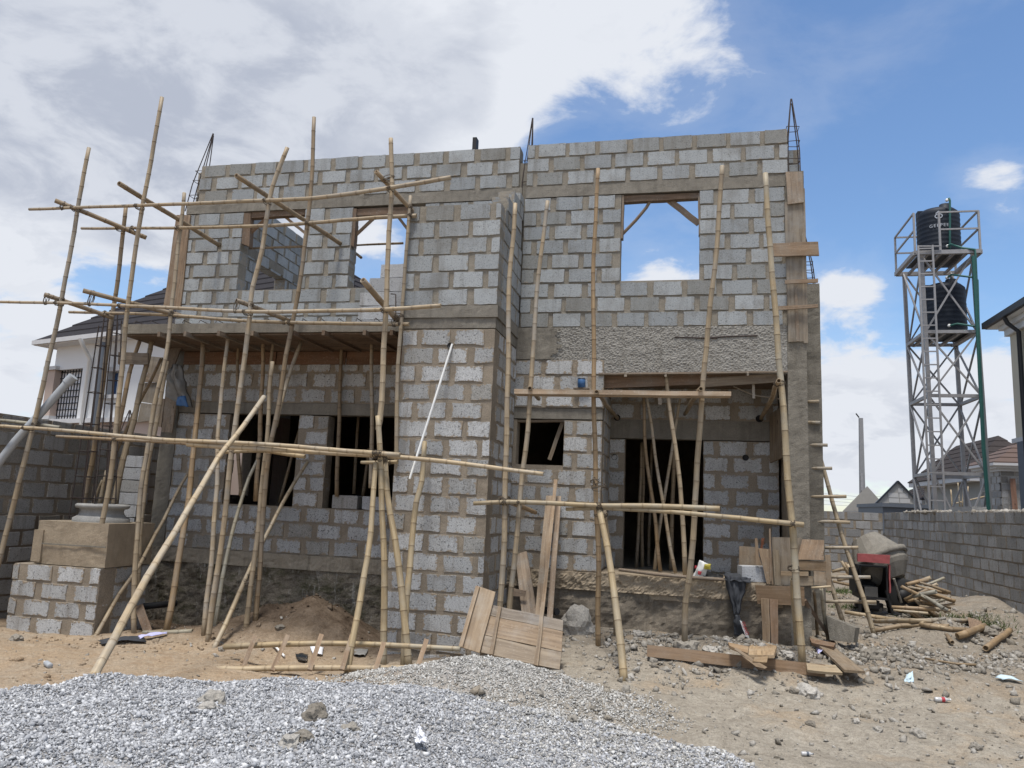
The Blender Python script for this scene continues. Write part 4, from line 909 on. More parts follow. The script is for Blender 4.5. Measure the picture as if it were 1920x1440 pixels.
    pole('dark prop under the slab over the middle of the first lower window', [(494, 631), (492, 694), (488, 787), (486, 850), (479, 940)], (-.6, -.5), .105, 'b')
    pole('thin prop under the slab hidden low down by a capped pole', [(513, 640), (508, 678), (502, 740)], (-.7, -.65), .085, 'd')
    pole('capped pole doubled with the upright between the upper left windows', [(511, 678), (506, 734), (501, 819), (494, 880), (487, 944), (480, 1030), (472, 1096), (462, 1176)], (-1.25, -1.5), .105, 'n', True)
    pole('prop under the slab leaning left beside the first lower window', [(565, 637), (550, 678), (537, 719), (527, 755), (517, 800)], (-.8, -1.25), .095, 'n')
    pole('prop standing on the sill of the second lower window, left one', [(640, 644), (637, 750), (634, 837), (631, 931)], (-.12, -.05), .10, 'd')
    pole('prop under the slab over the right half of the second lower window', [(697, 634), (697, 737), (697, 825), (695, 915)], (-.5, -.5), .10, 'n')
    pole('slim prop standing inside the second lower window', [(673, 770), (669, 837), (664, 926)], .9, .085, 'd', lash=False)
    pole('leaning prop low inside the second lower window', [(692, 840), (687, 880), (680, 930)], .8, .09, 'd', lash=False)
    pole('slanting prop inside the first lower window', [(564, 795), (550, 844), (537, 894), (524, 942)], .7, .08, 'd', lash=False)
    pole('slanting pole high in the first upper window', [(461, 466), (515, 464), (568, 462)], .3, .065, 'd', lash=False)
    pole('thin level pole behind the second upper window', [(663, 460), (705, 458), (756, 456)], .7, .06, 'd', lash=False)
    pole('short pole end behind the lower left of the second upper window', [(657, 467), (677, 483)], (.4, .2), .07, 'd', lash=False)
    # cluster at the left corner
    pole('dark leaning prop at the slab corner, left of the thick one', [(262, 640), (247, 683), (237, 733), (227, 781), (217, 830), (208, 880)], (-.9, -1.0), .11, 'b')
    pole('thick leaning prop at the left corner behind the ring mould', [(285, 637), (277, 677), (262, 735), (252, 781), (239, 829), (227, 880), (214, 950)], (-.8, -1.0), .135, 'n')
    pole('short-topped pole doubled with the inner upright at the left corner', [(313, 677), (303, 737), (292, 798), (277, 871), (267, 958), (262, 1022), (258, 1100)], (-1.3, -1.25), .105, 'n')
    pole('thin slanting brace crossing the boards at the left corner', [(303, 672), (283, 716), (262, 757), (243, 797), (220, 844), (206, 885)], (-.55, -.95), .09, 'b')
    pole('stub slanting up from behind the ring mould, right one', [(200, 882), (193, 915), (186, 950)], (-1.1, -1.1), .09, 'n', lash=False)
    pole('stub slanting up from behind the ring mould, left one', [(192, 900), (182, 925), (172, 950)], (-1.0, -1.0), .065, 'n', lash=False)
    # right scaffold
    pole('upright at the inner edge of the projection, right of its shaded side', [(966, 382), (962, 440), (956, 500), (953, 582), (953, 690), (950, 800), (947, 950), (944, 1040), (938, 1133), (931, 1222)], (RR, -1.72), .11, 'n')
    pole('upright right of the projection, crossing the small window', [(1025, 377), (1018, 436), (1006, 547), (998, 684), (990, 794), (980, 890), (970, 985), (955, 1142), (944, 1225)], (RR, -1.6), .10, 'n')
    pole('upright at the left edge of the porch opening', [(1121, 316), (1117, 410), (1113, 532), (1112, 650), (1114, 760), (1117, 890), (1120, 1010), (1121, 1100), (1121, 1211)], (RR, -1.2), .098, 'b', True)
    pole('thick forward-leaning pole before the left edge of the porch', [(1123, 946), (1131, 985), (1138, 1023), (1154, 1121), (1162, 1190), (1170, 1274)], (RR-.12, -2.1), .135, 'y', True)
    pole('thin pole half hidden behind the thick one at the left of the porch', [(1134, 957), (1142, 1023), (1149, 1100), (1154, 1192)], (RR+.12, -1.2), .075, 'n', True)
    pole('upright crossing the right side of the porch doorway', [(1354, 311), (1348, 410), (1340, 504), (1329, 591), (1323, 667), (1314, 788), (1307, 892), (1301, 962), (1294, 1073), (1286, 1129), (1284, 1210)], (RR, -1.1), .11, 'n', True)
    pole('pointed upright at the right end of the house front', [(1435, 325), (1438, 393), (1445, 480), (1451, 549), (1456, 620), (1462, 690), (1471, 788), (1478, 910), (1486, 995), (1494, 1100), (1500, 1170), (1505, 1252)], (RR, -1.6), .125, 'y', True)
    pole('pole doubled behind the foot of the pointed upright', [(1486, 1085), (1490, 1150), (1495, 1217)], (RR+.1, -1.2), .10, 'y', True)
    pole('horizontal at waist height from the projection to the porch doorway', [(889, 944), (960, 941), (1040, 944), (1120, 948), (1230, 949), (1350, 954)], (RR-.25, RR-.08), .10, 'y')
    pole('long horizontal at waist height drooping to the right end of the porch', [(1060, 955), (1120, 953), (1180, 955), (1250, 959), (1370, 970), (1440, 977), (1509, 984)], RR-.13, .092, 'y', taper=.7)
    pole('short transom behind the two uprights right of the projection', [(952, 941), (978, 950), (1004, 961)], (RR-.02, -.5), .085, 'b', taper=1)
    pole('sawn-off transom under the scaffold plank, right of the projection', [(993, 728), (1010, 748)], (RR-.25, -.3), .085, 'd', taper=1)
    pole('transom from the plank into the left wall of the porch', [(1119, 735), (1138, 760), (1158, 784)], (RR-.2, 1.2), .085, 'd', taper=1)
    pole('transom from the plank into the back of the porch', [(1314, 729), (1298, 752), (1283, 776)], (RR-.2, 1.0), .085, 'd', taper=1)
    pole('transom at the pointed upright running into the back of the porch', [(1460, 714), (1444, 752), (1427, 785)], (RR-.2, 1.2), .088, 'd', taper=1)
    # porch props and the poles stored inside the doorway
    pole('left prop of the porch, before the doorway', [(1207, 742), (1208, 823), (1219, 910), (1229, 979), (1233, 1030), (1238, 1071)], (.7, .75), .085, 'b', lash=False)
    pole('knotted thin prop of the porch leaning right', [(1212, 742), (1226, 837), (1238, 910), (1250, 979), (1258, 1030), (1267, 1074)], (.5, .55), .078, 'n', lash=False)
    pole('main straight prop of the porch under the beam', [(1248, 705), (1257, 771), (1267, 837), (1276, 910), (1281, 972), (1286, 1078)], (.1, .15), .10, 'n', lash=False)
    pole('prop of the porch leaning left across the others', [(1276, 748), (1260, 847), (1247, 927), (1236, 1004), (1228, 1068)], (.9, .85), .078, 'n', lash=False)
    pole('dark pole standing just inside the doorway, leftmost', [(1203, 830), (1200, 927), (1193, 1066)], 1.7, .085, 'd', lash=False)
    pole('dark pole standing just inside the doorway, second from the left', [(1206, 830), (1206, 930), (1203, 1068)], 1.9, .09, 'd', lash=False)
    pole('dark slim pole standing deep inside the doorway', [(1222, 830), (1219, 965), (1217, 1066)], 2.3, .08, 'd', lash=False)
    pole('dark pole standing inside the doorway behind the main prop', [(1263, 830), (1262, 940), (1259, 1068)], 1.7, .11, 'd', lash=False)
scaffold()
lashings()

def ladders():
    # on the ground before the house
    o = thing('bamboo_ladder', 'bamboo ladder with flat wooden rungs lying before the projection', 'ladder', tuple(at(600, 1255, -2.8)))
    A = [at(398, 1255, -3.3), at(500, 1253, -3.2), at(640, 1253, -3.1), at(770, 1252, -3.05), at(862, 1247, -3.0)]; B = [at(420, 1213, -2.8), at(560, 1207, -2.7), at(700, 1208, -2.6), at(862, 1217, -2.55)]
    for P, t in ((A, 'l'), (B, 'y')):
        r, _ = bamboo_mesh('rail', P, .036, .03, o); r.color = (*TINT[t], 1)
    for (a, b), (c, d) in zip([(479, 1192), (540, 1190), (603, 1189), (660, 1190), (720, 1203), (800, 1198)], [(453, 1257), (511, 1256), (581, 1255), (641, 1255), (703, 1258), (782, 1258)]):
        stick('rung', at(a, b, -2.78), at(c, d, -3.26), .055, .025, 'timber_old', o, (1.15, 1.05, .95))
    o = thing('bamboo_ladder', 'tall bamboo ladder with pole rungs leaning at the right side of the house', 'ladder', tuple(at(1600, 1170, 1.2)))
    L_ = [at(1496, 800, 1.5), at(1507, 947, 1.3), at(1532, 1010, 1.25), at(1556, 1090, 1.2), at(1581, 1166, 1.2)]; R_ = [at(1511, 757, 1.5), at(1535, 845, 1.4), at(1560, 940, 1.2), at(1592, 1040, 1.1), at(1618, 1120, 1.0), at(1637, 1187, 1.0)]
    for P in (L_, R_): bamboo_mesh('rail', P, .030, .036, o)
    for x0, x1, y in ((1500, 1536, 753), (1498, 1538, 792), (1500, 1552, 834), (1500, 1560, 878), (1500, 1587, 931), (1515, 1594, 978), (1545, 1609, 1027), (1558, 1632, 1082), (1546, 1643, 1128)):
        bamboo_mesh('rung', [at(x0, y, 1.16), at((x0+x1)/2, y, 1.1), at(x1, y+random.uniform(-1, 2), 1.08)], .024, .027, o)
ladders()

# ------------------------------------------------------------------ sawn timber: formwork, boards, planks
def timber_works():
    # formwork still hanging under the cantilever slab
    f = thing('slab_formwork', 'dark board formwork still fixed under the overhanging slab on the left', 'formwork', (-6.5, -.7, 3.2))
    for k, y in enumerate(np.linspace(-1.26, -.08, 6)):
        board('soffit_board', [(-8.95, y, 3.262), (-4.12, y, 3.262), (-4.12, y+.228, 3.262), (-8.95, y+.228, 3.262)], .025, 'timber_dark', f, nrm=(0, 0, 1), tint=(random.uniform(.8, 1.15),)*3)
    for px, py in ((300, 632), (350, 627), (415, 622), (477, 616), (552, 621), (609, 620), (685, 622), (735, 624)):
        x = at(px, py, -1.36).x; stick('joist', (x, -1.42+random.uniform(-.05, .05), 3.195), (x+.04, -.12, 3.195), .05, .075, 'timber_old' if px < 480 else 'timber_dark', f, face=(0, 0, -1))
    for k, (x0, x1) in enumerate(((-8.7, -7.9), (-7.88, -6.9), (-6.88, -5.6), (-5.58, -4.1))):
        board('fascia_board', [(x0, -.03-.004*k, 3.0), (x1, -.03-.004*k, 3.0), (x1, -.03, 3.225), (x0, -.03, 3.225)], .025, 'timber_dark', f, (1.15, .95, .85))
    # corner formwork, left
    c = thing('corner_formwork', 'patched vertical boards nailed round the left corner column under the slab', 'formwork', tuple(at(290, 811, -.15)))
    for q, Y, t, tn in [([(315, 648), (339, 651), (321, 702), (309, 699)], -.30, 'timber_old', .8), ([(281, 668), (304, 670), (299, 703), (276, 699)], -.16, 'timber', .8), ([(277, 699), (300, 703), (295, 717), (270, 716)], -.18, 'timber_old', 1), ([(270, 718), (296, 717), (288, 757), (263, 753)], -.15, 'timber', .75), ([(264, 755), (288, 758), (282, 789), (257, 792)], -.17, 'timber', .85),
                        ([(313, 722), (330, 756), (322, 811), (302, 810)], -.22, 'timber_old', 1.25), ([(296, 745), (309, 748), (302, 801), (287, 797)], -.13, 'timber_old', 1.0)]:
        pboard('board', q, Y, .03, t, c, (tn,)*3)
    pboard('loose_board', [(222, 660), (277, 662), (277, 683), (221, 683)], -1.0, .03, 'timber', None, (.75, .72, .7), 'level grey-brown board behind the poles at the left slab corner', 'board')
    pboard('corner_board', [(331, 403), (357, 403), (338, 577), (306, 577)], -.05, .05, 'timber_old', None, (1.1, 1, .9), 'tall weathered board covering the left end of the upper wall', 'board')
    # column formwork, top right
    c = thing('column_formwork', 'weathered vertical boards boxing the upper right corner column', 'formwork', tuple(at(1490, 640, -.05)))
    for q, Y, t, tn in [([(1471, 380), (1503, 378), (1507, 640), (1478, 641)], -.05, 'timber', .8), ([(1473, 322), (1504, 322), (1507, 379), (1477, 383)], -.085, 'timber_old', 1.2), ([(1502, 353), (1509, 353), (1515, 643), (1507, 643)], -.045, 'timber', .95), ([(1489, 525), (1494, 525), (1500, 640), (1493, 640)], -.062, 'timber_old', 1.0)]:
        pboard('board', q, Y, .028, t, c, (tn,)*3)
    for q in ([(1447, 456), (1534, 453), (1536, 479), (1449, 480)], [(1472, 525), (1534, 522), (1534, 529), (1472, 532)], [(1456, 574), (1534, 570), (1534, 576), (1456, 581)]):
        pboard('cross_batten', q, -.125, .035, 'timber_old', c, (1.15, 1.05, .95))
    # porch formwork
    p = thing('porch_formwork', 'board formwork under the rough beam over the porch', 'formwork', (.1, .1, 2.8))
    pboard('beam_side', [(1128, 703), (1466, 700), (1466, 714), (1128, 728)], .10, .03, 'timber_dark', p, (1.2, 1.15, 1.1))
    pboard('beam_side', [(1318, 709), (1466, 700), (1466, 716), (1318, 726)], .06, .025, 'timber', p, (.75, .7, .65))
    pboard('beam_sheet', [(1122, 699), (1477, 695), (1477, 698), (1122, 702)], -.06, .3, 'timber_old', p)
    for k, y in enumerate(np.linspace(.24, 1.05, 4)): board('soffit_board', [(-1.22, y, 2.86), (1.44, y, 2.86), (1.44, y+.26, 2.86), (-1.22, y+.26, 2.86)], .02, 'timber_dark', p, nrm=(0, 0, 1))
    for q in ([(1234, 740), (1241, 740), (1241, 759), (1234, 758)], [(1410, 720), (1415, 720), (1416, 747), (1411, 747)], [(1170, 698), (1175, 698), (1175, 706), (1170, 706)], [(1246, 698), (1250, 698), (1250, 706), (1246, 706)], [(1400, 696), (1404, 696), (1404, 704), (1400, 704)]): pboard('hanger', q, -.07 if q[0][1] < 710 else .12, .04, 'timber', p)
    mb = MB(); mb.tube([at(1375, 724, .3), at(1413, 741, .35), at(1462, 748, .4)], .012, 6); tag(mb.build('thin_stick', M['timber']), 'thin bent stick under the right half of the porch beam', 'stick')
    stick('strut', at(1166, 705, .2), at(1147, 730, .25), .04, .03, 'timber_old', p)
    pboard('porch_board', [(1443, 778), (1467, 760), (1466, 858), (1443, 868)], [1.1, .6, .6, 1.1], .03, 'timber', None, (.8, .72, .62), 'brown board fixed upright at the back right corner of the porch', 'board')
    # struts in the upper windows
    stick('timber_strut', at(508, 404, .05), at(459, 445, .05), .07, .05, 'timber_dark', None, (1.3, 1.2, 1.1), 'dark strut bracing the left of the first upper window', 'strut')
    stick('timber_strut', at(529, 402, .12), at(572, 437, .12), .05, .04, 'timber_old', None, (1.4, 1.3, 1.2), 'pale strut bracing the right of the first upper window', 'strut')
    stick('timber_strut', at(718, 394, .05), at(659, 448, .05), .06, .05, 'timber_old', None, (1, .9, .8), 'strut bracing the left of the second upper window', 'strut')
    stick('timber_strut', at(737, 395, .12), at(766, 432, .12), .05, .04, 'timber_old', None, (1, .9, .8), 'strut bracing the right of the second upper window', 'strut')
    mb = MB(); mb.tube([at(1224, 368, .08), at(1212, 389, .08), at(1192, 413, .08), at(1166, 440, .08)], .027, 7); o = mb.build('bent_strut', M['timber_old']); o.color = (.9, .85, .8, 1); tag(o, 'bent round strut in the left of the right-hand upper window', 'strut')
    stick('timber_strut', at(1246, 369, .1), at(1310, 419, .1), .10, .04, 'timber_old', None, (.95, .95, 1), 'wide flat strut in the right of the right-hand upper window', 'strut')
    stick('timber_strut', at(1056, 789, .1), at(1030, 862, .1), .06, .03, 'timber', None, (.8, .75, .7), 'narrow strut leaning in the small dark window', 'strut')
    pboard('window_board', [(968, 787), (1060, 787), (1060, 791), (968, 791)], .03, .12, 'timber', None, (.8, .75, .7), 'thin board lining the head of the small dark window', 'board')
    # scaffold plank
    pboard('scaffold_plank', [(964, 729), (1371, 734), (1371, 742), (964, 738)], [-1.62, -1.60, -1.60, -1.62], .24, 'timber_old', None, (1.75, 1.7, 1.6), 'long pale scaffold plank across the front of the porch', 'plank')
    # door-like shutter panel leaning at the foot of the projection
    c0 = at(1045, 1253, -2.35); d0 = at(861, 1214, -2.3); n = (c0-d0).cross(Vector((0, .42, .9))).normalized()
    if n.dot(CAMPOS-c0) < 0: n = -n
    o = thing('shutter_panel', 'sloping shutter panel of nailed boards leaning at the foot of the projection', 'formwork panel', tuple((c0+d0)/2)); U = lambda x, y, k=0: at_plane(x, y, c0+n*k, n)
    for q, tn in (([(922, 1134), (1056, 1163), (1055, 1183), (917, 1153)], (.95, .95, .98)), ([(917, 1154), (1055, 1184), (1053, 1222), (909, 1190)], (1.15, 1.02, .9)), ([(909, 1191), (1053, 1223), (1049, 1255), (902, 1223)], (1.15, 1.1, 1.05))):
        board('board', [U(*p) for p in q], .025, 'timber', o, tn)
    board('wide_board', [U(*p, .035) for p in ((894, 1098), (929, 1110), (899, 1224), (861, 1212))], .03, 'timber', o, (1.2, 1.08, .95))
    board('wide_board', [U(*p, .068) for p in ((892, 1098), (899, 1100), (867, 1213), (860, 1211))], .03, 'timber', o, (1.25, 1.1, .95))
    for q in ([(934, 1136), (940, 1138), (924, 1227), (917, 1226)], [(1015, 1128), (1022, 1129), (1009, 1248), (1001, 1246)]): board('batten', [U(*p, .036) for p in q], .035, 'timber', o, (1.1, 1.0, .9))
    # planks leaning on the wall right of the projection
    pboard('leaning_plank', [(1024, 929), (1038, 929), (1019, 1158), (1003, 1156)], [-.15, -.15, -.95, -.95], .03, 'timber_old', None, (1.7, 1.65, 1.55), 'wide grey plank leaning upright on the wall right of the projection', 'plank')
    pboard('leaning_plank', [(1043, 930), (1052, 930), (1036, 1160), (1025, 1160)], [-.1, -.1, -.9, -.9], .03, 'timber_old', None, (1.6, 1.55, 1.5), 'narrower grey plank leaning behind the wide one', 'plank')
    stick('leaning_stick', at(1042, 899, -.2), at(1018, 1135, -1.0), .05, .035, 'timber_old', None, (1.8, 1.65, 1.45), 'thin pointed batten leaning in front of the two grey planks', 'batten')
    pboard('leaning_plank', [(966, 1040), (987, 1033), (1007, 1152), (978, 1148)], [-.15, -.15, -.8, -.8], .03, 'timber_old', None, (1.5, 1.5, 1.5), 'short tapered grey plank leaning low between the uprights and the tall planks', 'plank')
    pboard('small_board', [(959, 1103), (986, 1108), (984, 1119), (958, 1117)], -.75, .03, 'timber_old', None, (1.6, 1.55, 1.5), 'small grey board lying across behind the right uprights', 'board')
    # heap of shutter boards at the right end of the porch
    data = [('box_side', [(1447, 1007), (1504, 1009), (1499, 1098), (1449, 1097)], -.05, 'timber', (.85, .82, .78), 'big square shutter board standing at the right end of the porch edge'),
            ('box_side', [(1505, 1011), (1545, 1013), (1545, 1050), (1495, 1049)], -.13, 'timber_old', (1.6, 1.45, 1.3), 'smooth four-sided board nailed at the top of the right-hand shutter heap'),
            ('box_side', [(1497, 1051), (1549, 1053), (1549, 1071), (1499, 1069)], -.12, 'timber', (.8, .68, .55), 'brown wavy board under the smooth board of the shutter heap'),
            ('box_side', [(1464, 1071), (1516, 1072), (1516, 1080), (1464, 1079)], -.14, 'timber', (1.05, .92, .75), 'narrow tan batten across the middle of the shutter heap'),
            ('box_side', [(1498, 1080), (1525, 1081), (1525, 1098), (1500, 1098)], -.11, 'timber', (.95, .85, .72), 'short plain board below the narrow batten of the shutter heap'),
            ('box_side', [(1526, 1071), (1549, 1073), (1549, 1098), (1526, 1097)], -.15, 'timber_old', (1.3, 1.25, 1.15), 'square stained board end at the lower right of the shutter heap'),
            ('slat', [(1415, 1009), (1420, 1009), (1424, 1060), (1417, 1059)], -.06, 'timber', (1, .85, .7), 'upright slat at the left end of the shutter heap'),
            ('slat', [(1422, 1028), (1446, 1030), (1450, 1096), (1438, 1095)], -.08, 'timber_old', (1.45, 1.35, 1.2), 'wide ribbed upright board left of the big square shutter board'),
            ('slat', [(1449, 1031), (1460, 1032), (1465, 1098), (1453, 1097)], -.12, 'timber', (.95, .9, .8), 'narrow upright board overlapping the big square shutter board'),
            ('slat', [(1442, 991), (1445, 991), (1448, 1090), (1444, 1090)], -.10, 'timber_old', (1.2, 1.1, 1), 'tallest thin stick standing in the shutter heap'),
            ('slat', [(1428, 1009), (1434, 1009), (1430, 1030), (1426, 1030)], -.03, 'timber_dark', (1.0, .6, .5), 'short dark red stick at the top left of the shutter heap'),
            ('back_board', [(1386, 1024), (1417, 1026), (1440, 1092), (1384, 1090)], .25, 'timber_old', (1.2, 1.15, 1.05), 'grey-brown board leaning at the back behind the loose block on the porch'),
            ('low_board', [(1416, 1097), (1508, 1101), (1509, 1136), (1420, 1132)], -.22, 'timber', (.72, .58, .46), 'wide brown board hanging level below the shutter heap'),
            ('low_board', [(1427, 1122), (1442, 1123), (1444, 1210), (1430, 1206)], -.27, 'timber', (1.0, .85, .70), 'left of two upright boards standing under the level brown board'),
            ('low_board', [(1443, 1124), (1459, 1125), (1459, 1212), (1446, 1211)], -.26, 'timber', (.95, .75, .62), 'right of two upright boards standing under the level brown board'),
            ('post_board', [(1547, 1041), (1557, 1040), (1560, 1108), (1551, 1108)], .2, 'timber_old', (1.35, 1.3, 1.2), 'upright post board at the far right of the shutter heap')]
    for nm, q, Y, t, tn, lb in data: pboard(nm, q, Y, .028, t, None, tn, lb, 'board', 'boards of the shutter heap')
    pole('thin dark prop under the right end of the shutter heap', [(1526, 1108), (1530, 1150), (1533, 1191)], (-.1, -.05), .07, 'd', lash=False, foot=True)
    pole('grey prop leaning under the right end of the shutter heap', [(1540, 1104), (1545, 1150), (1554, 1204)], (-.2, -.2), .085, 'g', lash=False, foot=True)
    pole('short level pole under the right end of the shutter heap', [(1522, 1102), (1540, 1101), (1558, 1100)], -.3, .05, 'l', lash=False)
    stick('dark_batten', at(1510, 1127, -.1), on_ground(1566, 1210), .05, .04, 'timber_dark', None, (1, 1, 1), 'dark batten sloping down behind the grey prop', 'batten')
    # boards on the ground
    def ground_board(name, q, th, mat, tint, label, lift=.02, cat='plank'):
        P = [on_ground(*p) for p in q]; zz = [p.z for p in P]; P = [at_z(p[0], p[1], z+lift+th) for p, z in zip(q, zz)]
        return board(name, P, th, mat, None, tint, label, cat, None)
    a, b = on_ground(1213, 1240)+Vector((0, 0, .13)), on_ground(1548, 1275)+Vector((0, 0, .10))
    stick('long_plank', a, b, .14, .06, 'timber', None, (.9, .72, .58), 'long red-brown plank lying on the rubble before the porch', 'plank')
    ground_board('ramp_plank', [(1512, 1187), (1562, 1211), (1622, 1259), (1583, 1256)], .03, 'timber', (.8, .72, .62), 'wide plank sloping across the rubble at the right corner of the house', .06)
    ground_board('short_plank', [(1512, 1243), (1566, 1247), (1580, 1262), (1514, 1256)], .03, 'timber', (1.2, 1.12, .95), 'short pale plank on the ground at the foot of the pointed upright', .03)
    ground_board('ramp_plank', [(1518, 1196), (1567, 1206), (1563, 1213), (1522, 1205)], .04, 'timber_dark', (1.2, 1.1, 1), 'dark batten lying across the upper end of the wide sloping plank', .09)
    for q, tn, lb in (([(1365, 1204), (1404, 1212), (1402, 1225), (1368, 1211)], (.95, .75, .55), 'leftmost pale wood offcut on the rubble below the charcoal cloth'), ([(1405, 1203), (1430, 1205), (1428, 1228), (1404, 1227)], (1.3, 1.1, .85), 'square pale wood offcut in the middle of the offcut pile'), ([(1430, 1204), (1456, 1211), (1451, 1228), (1428, 1228)], (1.2, 1.02, .8), 'right-hand pale wood offcut of the offcut pile'), ([(1376, 1217), (1389, 1226), (1434, 1254), (1417, 1250)], (.75, .65, .55), 'brown slat sloping down from the offcut pile'), ([(1415, 1232), (1440, 1230), (1438, 1242), (1412, 1240)], (.95, .8, .62), 'small wood offcut lowest in the offcut pile')):
        ground_board('wood_offcut', q, .035, 'timber', tn, lb, .06, 'offcut')
    mb = MB(); mb.box(at(885, 283, .02), at(896, 261, .10)+Vector((0, .06, 0))); o = mb.build('wall_top_offcut', M['black']); tag(o, 'small dark offcut standing on top of the left parapet', 'offcut')
timber_works()

# ------------------------------------------------------------------ loose blocks, rubble chunks, litter
def loose_block(label, centre, rotz, group=None, tilt=0, size=(.45, .225, .225), mat='block_new', rag=.01):
    me = random.choice(variants(mat, rag, .225)); o = bpy.data.objects.new('concrete_block', me); COL.objects.link(o)
    o.location = centre; o.rotation_euler = (tilt, 0, rotz); o.scale = (size[0]/BL, size[1]/.225, size[2]/BH); return tag(o, label, 'block', group)
def chunk(label, p, size, name='concrete_chunk', mat='rubble', seed=0, squash=(1, .8, .7), cat='rubble chunk', rotz=0, lift=.3, group=None):
    bm = bmesh.new(); bmesh.ops.create_icosphere(bm, subdivisions=3, radius=1)
    for v in bm.verts:
        q = v.co.copy(); d = mnoise.fractal(q*1.3+Vector((seed*7.1, seed, 3)), .9, 2.1, 4)*.45; c = mnoise.cell(q*1.6+Vector((seed, 0, 0)))*.12
        v.co = q*(1+d+c); v.co = Vector((v.co.x*squash[0], v.co.y*squash[1], v.co.z*squash[2]))*size
    me = bpy.data.meshes.new(name); bm.to_mesh(me); bm.free(); me.materials.append(M[mat]); o = bpy.data.objects.new(name, me); COL.objects.link(o)
    o.location = Vector(p)+Vector((0, 0, size*squash[2]*lift)); o.rotation_euler = (0, 0, rotz); return tag(o, label, cat, group)
def crumple(name, pts_px, Y, mat, label, cat, amp=.03, res=14, seed=0, thick=.01, bulge=.06, parent=None):
    """soft sheet spanning a picture quad on depth Y, folded and bulging"""
    Ys = Y if isinstance(Y, (list, tuple)) else [Y]*4; C4 = [at(p[0], p[1], y) for p, y in zip(pts_px, Ys)]
    vs = []; N = res
    for i in range(N+1):
        for j in range(N+1):
            u, v = i/N, j/N; p = (C4[0]*(1-u)+C4[1]*u)*(1-v)+(C4[3]*(1-u)+C4[2]*u)*v
            f = mnoise.fractal(Vector((u*3+seed, v*1.6, seed)), .8, 2.2, 4); r = abs(math.sin(u*9+2*mnoise.noise(Vector((u*2, v*2, seed)))))
            e = Vector((mnoise.noise(Vector((u*4, v*4, seed+9))), 0, mnoise.noise(Vector((u*4, v*4, seed+19)))))*amp*.6
            vs.append(p+e+Vector((0, -1, 0))*(f*amp+r*amp*.7+bulge*math.sin(math.pi*u)*math.sin(math.pi*min(1, v+.15))))
    k = N+1; fs = [(i*k+j, i*k+j+1, (i+1)*k+j+1, (i+1)*k+j) for i in range(N) for j in range(N)]; n = len(vs)
    vb = [v+Vector((0, thick+bulge*.4, 0)) for v in vs]; fb = [tuple(n+i for i in reversed(f)) for f in fs]
    ring = [i*k for i in range(k)]+[N*k+j for j in range(1, k)]+[i*k+N for i in range(N-1, -1, -1)]+[j for j in range(N-1, 0, -1)]
    fr = [(ring[i], ring[(i+1) % len(ring)], n+ring[(i+1) % len(ring)], n+ring[i]) for i in range(len(ring))]
    mb = MB(); mb.mesh(vs+vb, fs+fb+fr, None, 0, True); o = mb.build(name, M[mat], parent)
    if parent is None: tag(o, label, cat)
    return o
